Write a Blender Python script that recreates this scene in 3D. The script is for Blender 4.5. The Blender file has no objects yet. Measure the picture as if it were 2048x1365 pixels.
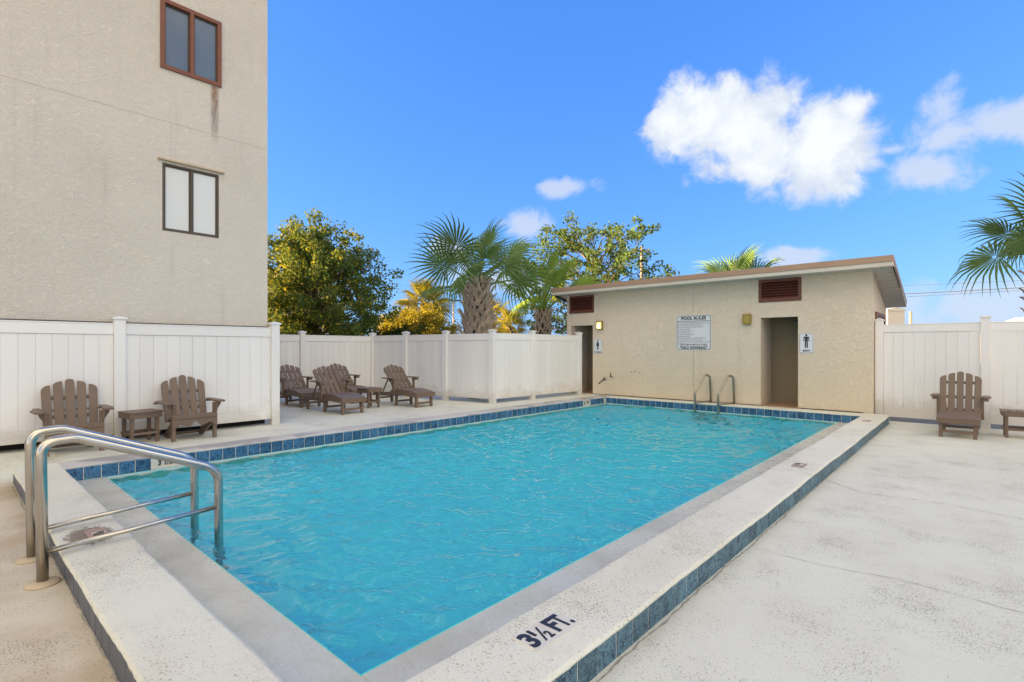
import bpy, bmesh, math, random
import numpy as np
from mathutils import Vector, Matrix, Euler
R = math.radians
random.seed(7); rng = np.random.default_rng(7)
scene = bpy.context.scene
C = scene.collection

# ------------------------------------------------------------------ camera
TH = R(42.05); CAMZ = 1.40; FPX = 1030.0; HOR = 697.0
cam_d = bpy.data.cameras.new('camera'); cam = bpy.data.objects.new('camera', cam_d); C.objects.link(cam)
cam.location = (0, 0, CAMZ); cam.rotation_euler = (R(90), 0, TH)
cam_d.sensor_width = 36; cam_d.lens = 36 * FPX / 2048; cam_d.shift_y = (HOR - 682.5) / 2048
cam_d.clip_start = 0.05; cam_d.clip_end = 3000
scene.camera = cam

def wdir(u, v):
    "world direction of a photo pixel"
    r, z = (u - 1024) / FPX, (HOR - v) / FPX
    return Vector((r * math.cos(TH) - math.sin(TH), r * math.sin(TH) + math.cos(TH), z))
def at(u, d, z=0.0):
    "ground position of column u at distance d along the view axis"
    w = wdir(u, HOR) * d
    return Vector((w.x, w.y, z))
def zat(v, d): return CAMZ + (HOR - v) * d / FPX

# ------------------------------------------------------------------ light, sky, exposure
SUN_EL = R(13); SUN_AZ = math.atan2(-0.75, -0.66)       # direction to the sun, measured from +Y towards +X
SKY_STRENGTH = 0.15; SUN_STRENGTH = 5.0; EXPOSURE = 2.22
scene.view_settings.view_transform = 'Standard'; scene.view_settings.look = 'None'
scene.view_settings.gamma = 1; scene.view_settings.use_curve_mapping = False
scene.view_settings.exposure = EXPOSURE
scene.view_settings.use_white_balance = True; scene.view_settings.white_balance_temperature = 9600; scene.view_settings.white_balance_tint = 14
sd = bpy.data.lights.new('sun', 'SUN'); sun = bpy.data.objects.new('sun', sd); C.objects.link(sun)
sd.energy = SUN_STRENGTH; sd.angle = R(0.53); sd.color = (1.0, 0.82, 0.55)
tosun = Vector((math.sin(SUN_AZ) * math.cos(SUN_EL), math.cos(SUN_AZ) * math.cos(SUN_EL), math.sin(SUN_EL)))
sun.rotation_euler = tosun.to_track_quat('Z', 'Y').to_euler(); sun.location = tosun * 60

def N(nt, t, ins=None, **props):
    n = nt.nodes.new(t)
    for k, v in props.items(): setattr(n, k, v)
    for k, v in (ins or {}).items():
        s = n.inputs[k]
        if isinstance(v, bpy.types.NodeSocket): nt.links.new(v, s)
        else:
            if hasattr(s.default_value, '__len__') and len(s.default_value) == 4 and len(v) == 3: v = (*v, 1)
            s.default_value = v
    return n
def M(nt, op, a, b=0.0, c=0.0, clamp=False):
    return N(nt, 'ShaderNodeMath', {0: a, 1: b, 2: c}, operation=op, use_clamp=clamp).outputs[0]
def VM(nt, op, a, b=(0, 0, 0)):
    n = N(nt, 'ShaderNodeVectorMath', {0: a, 1: b}, operation=op)
    return n.outputs['Value'] if op in ('DOT_PRODUCT', 'LENGTH') else n.outputs[0]
def MIX(nt, f, a, b, blend='MIX'):
    n = N(nt, 'ShaderNodeMix', {0: f, 6: a, 7: b}, data_type='RGBA', blend_type=blend)
    return n.outputs[2]
def SS(nt, x, lo, hi, a=0.0, b=1.0):
    return N(nt, 'ShaderNodeMapRange', {0: x, 1: lo, 2: hi, 3: a, 4: b}, interpolation_type='SMOOTHSTEP').outputs[0]
def NOISE(nt, vec, scale, detail=3.0, rough=0.55, dist=0.0):
    return N(nt, 'ShaderNodeTexNoise', {'Vector': vec, 'Scale': scale, 'Detail': detail, 'Roughness': rough, 'Distortion': dist}).outputs[0]

FILL_CLOUD_SEED = (3.1, 0.4, 1.7)          # offset of the unseen cloud field added to fill the ambient light
w = bpy.data.worlds.new('World'); scene.world = w; w.use_nodes = True
nt = w.node_tree; nt.nodes.clear()
sky = N(nt, 'ShaderNodeTexSky', sky_type='NISHITA', sun_disc=False, sun_elevation=SUN_EL, sun_rotation=SUN_AZ % (2 * math.pi),
        altitude=0.0, air_density=1.0, dust_density=0.5, ozone_density=3.0)
D = N(nt, 'ShaderNodeTexCoord').outputs['Generated']
sep = N(nt, 'ShaderNodeSeparateColor', {0: sky.outputs[0]}).outputs     # camera-style grade of the whole sky: flatter gradient, deeper blue
skyc = N(nt, 'ShaderNodeCombineColor', {0: M(nt, 'MULTIPLY', M(nt, 'POWER', sep[0], 1.05), 0.105), 1: M(nt, 'MULTIPLY', M(nt, 'POWER', sep[1], 0.60), 0.425),
                                        2: M(nt, 'MULTIPLY', M(nt, 'POWER', sep[2], 0.30), 1.48)}).outputs[0]
def blobs(lst):
    acc = None
    for (u, v, ru, rv) in lst:
        c = wdir(u, v).normalized()
        e1 = Vector((c.y, -c.x, 0)).normalized(); e2 = e1.cross(c)
        a = ru / FPX * 0.98; b = rv / FPX * 1.0
        p = M(nt, 'MULTIPLY', VM(nt, 'DOT_PRODUCT', D, e1), 1 / a)
        q = M(nt, 'MULTIPLY', VM(nt, 'DOT_PRODUCT', VM(nt, 'SUBTRACT', D, c), e2), 1 / b)
        r2 = M(nt, 'ADD', M(nt, 'MULTIPLY', p, p), M(nt, 'MULTIPLY', q, q))
        front = M(nt, 'GREATER_THAN', VM(nt, 'DOT_PRODUCT', D, c), 0.5)
        g = M(nt, 'SUBTRACT', M(nt, 'MULTIPLY', M(nt, 'SUBTRACT', 2.0, M(nt, 'SQRT', r2)), front), 1.0)
        g = M(nt, 'MAXIMUM', g, -1.5)
        acc = g if acc is None else M(nt, 'SMOOTH_MAX', acc, g, 0.25)
    return acc
warp = N(nt, 'ShaderNodeTexNoise', {'Vector': D, 'Scale': 7.0, 'Detail': 3.0, 'Roughness': 0.6}).outputs[1]
fb = NOISE(nt, D, 14.0, 9.0, 0.60, 0.3)
fb2 = NOISE(nt, D, 3.2, 4.0, 0.55)
big = blobs([(1345, 245, 62, 62), (1420, 225, 95, 70), (1490, 255, 110, 90), (1560, 300, 120, 80), (1640, 300, 125, 85),
             (1690, 320, 90, 62), (1500, 335, 100, 48), (1712, 215, 38, 34), (1640, 252, 70, 45)])
sec = blobs([(1900, 265, 100, 62), (1985, 240, 95, 52), (1850, 330, 90, 45), (1785, 300, 40, 16), (2040, 235, 70, 50)])
low = blobs([(1125, 374, 70, 22), (1048, 455, 55, 40), (895, 500, 60, 30), (1000, 560, 170, 45), (1950, 615, 190, 60), (1590, 515, 90, 22)])
f1 = M(nt, 'SUBTRACT', fb, 0.5)
d1 = M(nt, 'ADD', big, M(nt, 'MULTIPLY', f1, 2.0)); a1 = SS(nt, d1, 0.02, 0.55, 0, 0.97)
d2 = M(nt, 'ADD', sec, M(nt, 'MULTIPLY', f1, 2.6)); a2 = SS(nt, d2, 0.02, 0.75, 0, 0.8)
d3 = M(nt, 'ADD', low, M(nt, 'MULTIPLY', f1, 2.4)); a3 = SS(nt, d3, 0.05, 0.8, 0, 0.75)
fieldv = N(nt, 'ShaderNodeMapping', {'Vector': D, 'Location': FILL_CLOUD_SEED, 'Scale': (1.0, 1.0, 1.6)}).outputs[0]
fill_cloud = SS(nt, M(nt, 'ADD', NOISE(nt, fieldv, 1.25, 5.0, 0.5, 0.2), M(nt, 'MULTIPLY', f1, 0.35)), 0.43, 0.56, 0, 0.95)
vd = wdir(1150, 330).normalized()
fill_cloud = M(nt, 'MULTIPLY', fill_cloud, SS(nt, VM(nt, 'DOT_PRODUCT', D, vd), 0.50, 0.72, 1, 0))      # added fill cloud is faded out in view, bright only outside the frame
ca = M(nt, 'MAXIMUM', M(nt, 'MAXIMUM', a1, a2), M(nt, 'MAXIMUM', a3, fill_cloud))
body = SS(nt, M(nt, 'ADD', d1, M(nt, 'MULTIPLY', M(nt, 'SUBTRACT', NOISE(nt, D, 9.0, 5.0, 0.6), 0.5), 2.2)), 0.1, 1.1)
FILL_CLOUD_LUM = 3.3  # brightness of the added out-of-view cloud, raised for neutral fill light
near_c = MIX(nt, body, (0.82, 1.14, 1.75), (1.16, 1.52, 2.05))
cloudc = MIX(nt, fill_cloud, near_c, (0.98 * FILL_CLOUD_LUM, 1.03 * FILL_CLOUD_LUM, 0.95 * FILL_CLOUD_LUM))
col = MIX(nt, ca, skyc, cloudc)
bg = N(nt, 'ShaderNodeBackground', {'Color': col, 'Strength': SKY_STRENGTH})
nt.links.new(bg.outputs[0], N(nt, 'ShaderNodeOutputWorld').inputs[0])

cy = scene.cycles
scene.render.engine = 'CYCLES'
cy.use_denoising = True; cy.max_bounces = 14; cy.diffuse_bounces = 7; cy.glossy_bounces = 5; cy.transmission_bounces = 10; cy.transparent_max_bounces = 8
cy.use_adaptive_sampling = False; cy.sample_clamp_indirect = 8; cy.caustics_reflective = False; cy.caustics_refractive = True

# ------------------------------------------------------------------ mesh helpers
class MB:
    def __init__(s): s.v = []; s.f = []
    def add(s, vs, fs):
        o = len(s.v); s.v += [tuple(p) for p in vs]; s.f += [tuple(i + o for i in f) for f in fs]; return s
    def box(s, a, b, m=None):
        x0, y0, z0 = a; x1, y1, z1 = b
        vs = [Vector(p) for p in ((x0, y0, z0), (x1, y0, z0), (x1, y1, z0), (x0, y1, z0), (x0, y0, z1), (x1, y0, z1), (x1, y1, z1), (x0, y1, z1))]
        if m: vs = [m @ p for p in vs]
        return s.add(vs, [(0, 3, 2, 1), (4, 5, 6, 7), (0, 1, 5, 4), (1, 2, 6, 5), (2, 3, 7, 6), (3, 0, 4, 7)])
    def cbox(s, c, d, m=None):
        return s.box([c[i] - d[i] / 2 for i in range(3)], [c[i] + d[i] / 2 for i in range(3)], m)
    def prism(s, poly, a, b, fn):
        "poly of 2-d points, counter-clockwise, extruded from a to b; fn(p, q, t) -> 3-d point"
        n = len(poly)
        vs = [fn(p, q, a) for p, q in poly] + [fn(p, q, b) for p, q in poly]
        fs = [tuple(range(n))[::-1], tuple(range(n, 2 * n))] + [(i, (i + 1) % n, (i + 1) % n + n, i + n) for i in range(n)]
        return s.add(vs, fs)
    def tube(s, path, r, n=12, caps=True):
        path = [Vector(p) for p in path]; rr = r if isinstance(r, (list, tuple)) else [r] * len(path)
        vs = []; up = None
        for i, p in enumerate(path):
            t = (path[min(i + 1, len(path) - 1)] - path[max(i - 1, 0)]).normalized()
            if up is None: up = t.orthogonal().normalized()
            up = (up - t * up.dot(t)).normalized(); sd_ = t.cross(up)
            for k in range(n):
                a = 2 * math.pi * k / n
                vs.append(p + (up * math.cos(a) + sd_ * math.sin(a)) * rr[i])
        fs = [(i * n + k, i * n + (k + 1) % n, (i + 1) * n + (k + 1) % n, (i + 1) * n + k) for i in range(len(path) - 1) for k in range(n)]
        if caps: fs += [tuple(range(n))[::-1], tuple(range((len(path) - 1) * n, len(path) * n))]
        return s.add(vs, fs)
    def lathe(s, prof, n=20, c=(0, 0, 0)):
        vs = [(c[0] + r * math.cos(2 * math.pi * k / n), c[1] + r * math.sin(2 * math.pi * k / n), c[2] + z) for r, z in prof for k in range(n)]
        m = len(prof)
        fs = [(i * n + k, i * n + (k + 1) % n, (i + 1) * n + (k + 1) % n, (i + 1) * n + k) for i in range(m - 1) for k in range(n)]
        fs += [tuple(range(n))[::-1], tuple(range((m - 1) * n, m * n))]
        return s.add(vs, fs)
    def mesh(s, name, mat, bevel=0.0, smooth=False, sheet=False):
        me = bpy.data.meshes.new(name); me.from_pydata(s.v, [], s.f)
        bm = bmesh.new(); bm.from_mesh(me)
        if not sheet: bmesh.ops.recalc_face_normals(bm, faces=bm.faces)
        if bevel:
            es = [e for e in bm.edges if len(e.link_faces) == 2 and e.calc_face_angle(0) > 0.6]
            bmesh.ops.bevel(bm, geom=es, offset=bevel, segments=1, affect='EDGES', profile=0.7)
        bm.to_mesh(me); bm.free()
        if smooth:
            me.polygons.foreach_set('use_smooth', [True] * len(me.polygons))
        if mat: me.materials.append(mat)
        return me
    def build(s, name, mat, parent=None, bevel=0.0, smooth=False, sheet=False, **kw):
        return put(name, s.mesh(name, mat, bevel, smooth, sheet), parent, **kw)

def put(name, me, parent=None, mtx=None, kind=None, label=None):
    o = bpy.data.objects.new(name, me); C.objects.link(o)
    if parent: o.parent = parent
    if mtx is not None: o.matrix_local = mtx
    if kind: o['kind'] = kind
    if label: o['label'] = label
    return o
def thing(name, label, cat, loc=(0, 0, 0), rz=0.0, group=None):
    o = bpy.data.objects.new(name, None); C.objects.link(o)
    o.location = loc; o.rotation_euler = (0, 0, rz); o.empty_display_size = 0.2
    return tag(o, label, cat, group)
def tag(o, label, cat, group=None):
    o['label'] = label; o['category'] = cat
    if group: o['group'] = group
    return o
def copy_tree(o, parent=None):
    c = o.copy(); C.objects.link(c)
    if parent is not None: c.parent = parent
    for ch in [x for x in o.children]: copy_tree(ch, c)
    return c
def fillet(pts, rad, n=7):
    pts = [Vector(p) for p in pts]; out = [pts[0]]
    for i in range(1, len(pts) - 1):
        r = rad[i - 1] if isinstance(rad, (list, tuple)) else rad
        a, p, b = pts[i - 1], pts[i], pts[i + 1]
        ia = (a - p); ib = (b - p)
        half = ia.angle(ib) / 2; t = min(r / math.tan(half), ia.length * .49, ib.length * .49)
        p0 = p + ia.normalized() * t; p1 = p + ib.normalized() * t
        rr = t * math.tan(half); cen = p + (ia.normalized() + ib.normalized()).normalized() * (rr / math.sin(half))
        v0 = p0 - cen; v1 = p1 - cen; ang = v0.angle(v1)
        for k in range(n + 1):
            f = k / n
            out.append(cen + (v0 * math.sin((1 - f) * ang) + v1 * math.sin(f * ang)) / max(math.sin(ang), 1e-6))
    out.append(pts[-1]); return out
def T(x, y, z): return Matrix.Translation((x, y, z))
def RX(a): return Matrix.Rotation(a, 4, 'X')
def RY(a): return Matrix.Rotation(a, 4, 'Y')
def RZ(a): return Matrix.Rotation(a, 4, 'Z')

# ------------------------------------------------------------------ materials
def new_mat(name):
    m = bpy.data.materials.new(name); m.use_nodes = True; t = m.node_tree; t.nodes.clear()
    b = N(t, 'ShaderNodeBsdfPrincipled'); o = N(t, 'ShaderNodeOutputMaterial'); t.links.new(b.outputs[0], o.inputs[0])
    return m, t, b, o
def lk(t, a, s): t.links.new(a, s)
def OBJ(t): return N(t, 'ShaderNodeTexCoord').outputs['Object']
def BUMP(t, b, h, strength=0.3, dist=0.01):
    n = N(t, 'ShaderNodeBump', {'Height': h, 'Strength': strength, 'Distance': dist}); lk(t, n.outputs[0], b.inputs['Normal']); return n
def plain(name, col, rough=0.5, metal=0.0, var=0.06, scale=8.0, bump=0.0, bscale=60.0, spec=0.5):
    m, t, b, o = new_mat(name)
    p = OBJ(t); n = NOISE(t, p, scale, 4)
    rnd = N(t, 'ShaderNodeObjectInfo').outputs['Random']
    k = M(t, 'ADD', M(t, 'MULTIPLY', M(t, 'SUBTRACT', n, 0.5), var * 4), M(t, 'MULTIPLY', M(t, 'SUBTRACT', rnd, 0.5), var))
    c = N(t, 'ShaderNodeHueSaturation', {'Color': (*col, 1), 'Value': M(t, 'ADD', 1.0, k)}).outputs[0]
    lk(t, c, b.inputs['Base Color']); b.inputs['Metallic'].default_value = metal
    b.inputs['Specular IOR Level'].default_value = spec
    lk(t, M(t, 'ADD', rough, M(t, 'MULTIPLY', M(t, 'SUBTRACT', n, 0.5), 0.2)), b.inputs['Roughness'])
    if bump: BUMP(t, b, NOISE(t, p, bscale, 3), bump, 0.004)
    return m

def deck_mat(name, base, stain, pits=1.0, dirt=0.35, grey=0.0):
    m, t, b, o = new_mat(name); p = OBJ(t)
    big_ = NOISE(t, p, 0.9, 5, 0.6); mid = NOISE(t, p, 4.5, 5, 0.65); fine = NOISE(t, p, 95, 3, 0.6)
    c = MIX(t, SS(t, big_, 0.42, 0.72, 0, dirt), base, stain)
    c = MIX(t, SS(t, mid, 0.55, 0.8, 0, 0.3), c, tuple(x * 0.8 for x in stain))
    if grey:
        g = NOISE(t, p, 1.7, 4, 0.6, 0.5)
        c = MIX(t, SS(t, g, 0.5, 0.58, 0, grey), c, (0.36, 0.35, 0.34))
    # small pits where the paint wore through, in drifting clusters
    cl = NOISE(t, p, 1.9, 4, 0.7); sp_ = NOISE(t, p, 105.0, 2.5, 0.6, 0.6)
    pit = SS(t, M(t, 'ADD', sp_, M(t, 'MULTIPLY', M(t, 'SUBTRACT', cl, 0.5), 0.55)), 0.655 - 0.05 * pits, 0.70 - 0.05 * pits)
    pitc = MIX(t, NOISE(t, p, 14, 2), (0.15, 0.115, 0.085), (0.33, 0.25, 0.18))
    c = MIX(t, M(t, 'MULTIPLY', pit, 0.62), c, pitc)
    c = MIX(t, M(t, 'MULTIPLY', SS(t, fine, 0.5, 0.8), 0.16), c, tuple(x * 0.6 for x in stain))
    lk(t, c, b.inputs['Base Color']); b.inputs['Roughness'].default_value = 0.78; b.inputs['Specular IOR Level'].default_value = 0.3
    h = M(t, 'SUBTRACT', M(t, 'ADD', M(t, 'MULTIPLY', fine, 0.35), M(t, 'MULTIPLY', mid, 0.5)), M(t, 'MULTIPLY', pit, 0.8))
    BUMP(t, b, h, 0.55, 0.006)
    return m
DECK = deck_mat('painted_deck', (0.715, 0.70, 0.59), (0.60, 0.56, 0.45), 0.85, 0.5)
DECKF = deck_mat('painted_deck_stained', (0.69, 0.60, 0.475), (0.50, 0.36, 0.225), 1.0, 0.9)
COPE = deck_mat('coping_paint', (0.745, 0.72, 0.605), (0.63, 0.57, 0.46), 0.95, 0.5)
COPEG = deck_mat('coping_worn', (0.60, 0.57, 0.53), (0.47, 0.43, 0.39), 0.5, 0.7, 0.85)
PATCH = deck_mat('coping_patch', (0.30, 0.24, 0.19), (0.16, 0.12, 0.09), 1.6, 0.9)

def stucco(name, base, stain, tex_scale, bump, streak=0.0, warm=None):
    m, t, b, o = new_mat(name); p = OBJ(t)
    a = NOISE(t, p, 0.55, 5, 0.6); f = NOISE(t, p, tex_scale, 5, 0.62, 0.9); f2 = NOISE(t, p, tex_scale * 4.5, 3, 0.6)
    c = MIX(t, SS(t, a, 0.4, 0.7, 0, 0.55), base, stain)
    c = MIX(t, SS(t, f, 0.52, 0.75, 0, 0.22), c, tuple(x * 0.72 for x in stain))
    c = MIX(t, SS(t, M(t, 'ABSOLUTE', M(t, 'SUBTRACT', f, 0.5)), 0.0, 0.03, 0.5 * min(1, bump), 0), c, tuple(x * 0.6 for x in stain))  # relief shade painted into the colour: stucco grooves darkened along the bump
    if warm:
        zz = N(t, 'ShaderNodeSeparateXYZ', {0: p}).outputs[2]
        c = MIX(t, M(t, 'MULTIPLY', SS(t, M(t, 'ADD', zz, M(t, 'MULTIPLY', a, 0.9)), 0.5, 2.0, 1, 0), 0.4), c, warm)
    if streak:
        sv = VM(t, 'MULTIPLY', p, (3.0, 3.0, 0.22))
        s_ = NOISE(t, sv, 1.6, 5, 0.65)
        c = MIX(t, SS(t, s_, 0.56, 0.78, 0, streak), c, tuple(x * 0.66 for x in stain))
    lk(t, c, b.inputs['Base Color']); b.inputs['Roughness'].default_value = 0.88; b.inputs['Specular IOR Level'].default_value = 0.25
    ridge = M(t, 'ABSOLUTE', M(t, 'SUBTRACT', f, 0.5))
    BUMP(t, b, M(t, 'ADD', M(t, 'MULTIPLY', SS(t, ridge, 0.0, 0.13), 1.0), M(t, 'MULTIPLY', f2, 0.4)), bump, 0.012)
    return m
WALLA = stucco('apartment_stucco', (0.715, 0.655, 0.58), (0.61, 0.555, 0.485), 17.0, 0.5, 0.32)
WALLR = stucco('restroom_stucco', (0.80, 0.68, 0.555), (0.755, 0.625, 0.495), 9.0, 0.6, 0.25, (0.78, 0.62, 0.41))
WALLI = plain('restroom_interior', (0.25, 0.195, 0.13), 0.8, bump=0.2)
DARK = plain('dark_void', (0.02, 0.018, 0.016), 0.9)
m, t, b, o = new_mat('white_vinyl'); p = OBJ(t)
wp = N(t, 'ShaderNodeNewGeometry').outputs['Position']; rnd = N(t, 'ShaderNodeObjectInfo').outputs['Random']
gr = NOISE(t, wp, 3.0, 5, .7); st_ = NOISE(t, VM(t, 'MULTIPLY', wp, (9, 9, .7)), 1.0, 4, .6)
c = N(t, 'ShaderNodeHueSaturation', {'Color': (.82, .805, .795, 1), 'Value': M(t, 'ADD', .97, M(t, 'MULTIPLY', rnd, .06))}).outputs[0]
zz = N(t, 'ShaderNodeSeparateXYZ', {0: wp}).outputs[2]
c = MIX(t, M(t, 'MULTIPLY', SS(t, M(t, 'ADD', zz, M(t, 'MULTIPLY', gr, -.75)), -.15, .16, .5, 0), 1.0), c, (.52, .46, .38))
c = MIX(t, SS(t, st_, .55, .8, 0, .16), c, (.55, .53, .49))
lk(t, c, b.inputs['Base Color']); b.inputs['Roughness'].default_value = .4; b.inputs['Specular IOR Level'].default_value = .4
BUMP(t, b, NOISE(t, wp, 1.6, 2), .25, .03)
VINYL = m
def lumber(name, col):
    m, t, b, o = new_mat(name); p = OBJ(t)
    g = NOISE(t, VM(t, 'MULTIPLY', p, (6, 6, 6)), 9.0, 5, 0.7); l = NOISE(t, p, 5, 3)
    rnd = N(t, 'ShaderNodeObjectInfo').outputs['Random']
    k = M(t, 'ADD', 0.82, M(t, 'ADD', M(t, 'MULTIPLY', l, 0.3), M(t, 'MULTIPLY', rnd, 0.12)))
    c = N(t, 'ShaderNodeHueSaturation', {'Color': (*col, 1), 'Value': k}).outputs[0]
    c = MIX(t, SS(t, g, 0.5, 0.75, 0, 0.35), c, tuple(min(1, x * 1.5) for x in col))
    lk(t, c, b.inputs['Base Color']); b.inputs['Roughness'].default_value = 0.5; b.inputs['Specular IOR Level'].default_value = 0.45
    BUMP(t, b, g, 0.25, 0.002); return m
WOOD = lumber('brown_lumber', (0.175, 0.115, 0.082))
STEEL = plain('stainless_steel', (0.56, 0.53, 0.48), 0.24, 1.0, var=0.08, scale=6, bump=0.05, bscale=30)
STEELD = plain('weathered_steel', (0.36, 0.32, 0.27), 0.36, 1.0, var=0.1, scale=6, bump=0.05, bscale=30)
CREAMP = plain('cream_plastic', (0.55, 0.42, 0.29), 0.6, var=0.1)
FASC = plain('cream_fascia', (0.64, 0.59, 0.52), 0.5, var=0.04, scale=2)
SOFF = plain('soffit_vinyl', (0.56, 0.54, 0.49), 0.55, var=0.05, scale=3)
BRONZ = plain('brown_metal_edge', (0.43, 0.27, 0.19), 0.42, var=0.05, scale=2)
REDB = plain('red_brown_paint', (0.16, 0.045, 0.032), 0.5, var=0.12)
BRNW = plain('bronze_frame', (0.085, 0.058, 0.042), 0.45, var=0.1)
RUSTW = plain('rust_frame', (0.20, 0.062, 0.034), 0.55, var=0.14)
BRASS = plain('aged_brass', (0.42, 0.29, 0.07), 0.4, 0.35, var=0.1)
BLACK = plain('black_print', (0.025, 0.026, 0.032), 0.55)
NAVY = plain('dark_marker_print', (0.022, 0.022, 0.034), 0.5)
SIGNW = plain('sign_white', (0.72, 0.74, 0.80), 0.4, var=0.02)
MARKW = plain('marker_tile_white', (0.68, 0.63, 0.54), 0.45, var=0.08)
MARKR = plain('worn_red_marker', (0.42, 0.27, 0.22), 0.6, var=0.3, scale=30)
GROUT = plain('grout', (0.66, 0.62, 0.55), 0.8, var=0.1, scale=12)
IRON = plain('dark_iron', (0.03, 0.026, 0.022), 0.6)
PINKT = plain('restroom_floor', (0.42, 0.24, 0.15), 0.6)
GLASSD = None
def window_mat(name, col, emis_like, rough=0.12):
    m, t, b, o = new_mat(name); p = OBJ(t)
    c = MIX(t, NOISE(t, p, 1.4, 3), col, emis_like)
    lk(t, c, b.inputs['Base Color']); b.inputs['Roughness'].default_value = rough
    b.inputs['Specular IOR Level'].default_value = 0.8; b.inputs['Coat Weight'].default_value = 0.6; b.inputs['Coat Roughness'].default_value = 0.03
    return m
PANEU = window_mat('screened_pane', (0.06, 0.095, 0.135), (0.13, 0.17, 0.20), 0.22)
PANEL0 = window_mat('blind_pane', (0.74, 0.75, 0.72), (0.80, 0.78, 0.70), 0.3)
m, t, b, o = new_mat('blind_pane'); p = OBJ(t); zz = N(t, 'ShaderNodeSeparateXYZ', {0: p}).outputs[2]
ln = M(t, 'FRACT', M(t, 'MULTIPLY', zz, 30.0)); c = MIX(t, SS(t, ln, .0, .3, .35, 0), (.72, .73, .72), (.52, .54, .55)); c = MIX(t, SS(t, NOISE(t, p, 2.2, 3), .4, .7, 0, .4), c, (.78, .70, .56))
lk(t, c, b.inputs['Base Color']); b.inputs['Roughness'].default_value = .4; b.inputs['Coat Weight'].default_value = .8; b.inputs['Coat Roughness'].default_value = .02
PANEL = m
BLIND = plain('mini_blind', (0.74, 0.73, 0.68), 0.5, var=0.02)

def tile_mat(name, deep, light, mixg=0.0):
    m, t, b, o = new_mat(name); p = OBJ(t)
    rnd = N(t, 'ShaderNodeObjectInfo').outputs['Random']
    off = N(t, 'ShaderNodeCombineXYZ', {0: M(t, 'MULTIPLY', rnd, 37.0), 1: M(t, 'MULTIPLY', rnd, 91.0), 2: M(t, 'MULTIPLY', rnd, 53.0)}).outputs[0]
    q = VM(t, 'ADD', p, off)
    n1 = NOISE(t, q, 22, 5, 0.65, 1.2); n2 = NOISE(t, q, 11, 3, 0.5, 0.6)
    vein = M(t, 'ABSOLUTE', M(t, 'SUBTRACT', n1, 0.5))
    c = MIX(t, SS(t, n2, 0.3, 0.7), deep, tuple((a + b_) / 2 for a, b_ in zip(deep, light)))
    c = MIX(t, SS(t, vein, 0.0, 0.075, 0.95, 0), c, light)
    c = N(t, 'ShaderNodeHueSaturation', {'Color': c, 'Value': M(t, 'ADD', 0.78, M(t, 'MULTIPLY', rnd, 0.44))}).outputs[0]
    if mixg:
        sv = NOISE(t, VM(t, 'MULTIPLY', q, (60, 60, 3)), 1.0, 4, 0.6)
        c = MIX(t, SS(t, sv, 0.35, 0.7, mixg * .5, mixg), c, (0.15, 0.155, 0.18))
    lk(t, c, b.inputs['Base Color']); b.inputs['Roughness'].default_value = 0.18 if not mixg else 0.45; b.inputs['Specular IOR Level'].default_value = 0.3
    BUMP(t, b, n2, 0.06, 0.003); return m
TILE = tile_mat('blue_marbled_tile', (0.006, 0.042, 0.125), (0.06, 0.22, 0.36))
TILEO = tile_mat('slate_blue_tile', (0.009, 0.034, 0.07), (0.10, 0.23, 0.29), 0.04)
TILEF = tile_mat('scaled_grey_tile', (0.035, 0.05, 0.08), (0.10, 0.13, 0.16), 0.6)

m, t, b, o = new_mat('wet_plaster_ledge'); p = OBJ(t)
n = NOISE(t, p, 2.2, 5, 0.6); f = NOISE(t, p, 60, 3)
c = MIX(t, SS(t, n, 0.35, 0.7), (0.60, 0.59, 0.51), (0.48, 0.465, 0.39)); c = MIX(t, SS(t, f, 0.45, 0.8, 0, 0.35), c, (0.30, 0.285, 0.25))
lk(t, c, b.inputs['Base Color']); lk(t, SS(t, n, 0.3, 0.7, 0.16, 0.55), b.inputs['Roughness']); BUMP(t, b, f, 0.12, 0.003)
LEDGE = m
m, t, b, o = new_mat('pool_plaster'); p = OBJ(t)
n = NOISE(t, p, 0.8, 4); lk(t, MIX(t, n, (0.008, 0.85, 0.95), (0.006, 0.77, 0.90)), b.inputs['Base Color']); b.inputs['Roughness'].default_value = 0.8
BASIN = m
m, t, b, o = new_mat('pool_water'); p = OBJ(t)
b.inputs['Base Color'].default_value = (0.0, 1.0, 1.0, 1); b.inputs['Specular IOR Level'].default_value = 0.75; b.inputs['Transmission Weight'].default_value = 1.0
b.inputs['IOR'].default_value = 1.33; b.inputs['Roughness'].default_value = 0.02
BUMP(t, b, NOISE(t, p, 22.0, 2, 0.5, 0.4), 0.25, 0.01)
WATER = m

def leaf_mat(name, a, b2, trans=0.35, rough=0.5, gold=None, gth=1.18):
    m, t, b, o = new_mat(name)
    g = N(t, 'ShaderNodeNewGeometry').outputs['Random Per Island']; p = OBJ(t)
    n = NOISE(t, p, 0.7, 3)
    c = MIX(t, M(t, 'ADD', M(t, 'MULTIPLY', g, 0.6), M(t, 'MULTIPLY', n, 0.4)), a, b2)
    if gold: c = MIX(t, M(t, 'MULTIPLY', M(t, 'GREATER_THAN', M(t, 'ADD', M(t, 'FRACT', M(t, 'MULTIPLY', g, 17.3)), M(t, 'MULTIPLY', n, 0.6)), gth), 1.0), c, gold)
    lk(t, c, b.inputs['Base Color']); b.inputs['Roughness'].default_value = rough + .15; b.inputs['Specular IOR Level'].default_value = 0.15
    tr = N(t, 'ShaderNodeBsdfTranslucent', {'Color': MIX(t, 0.5, c, (0.26, 0.24, 0.02))})
    ms = N(t, 'ShaderNodeMixShader', {0: trans}); lk(t, b.outputs[0], ms.inputs[1]); lk(t, tr.outputs[0], ms.inputs[2]); lk(t, ms.outputs[0], o.inputs[0])
    return m
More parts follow.
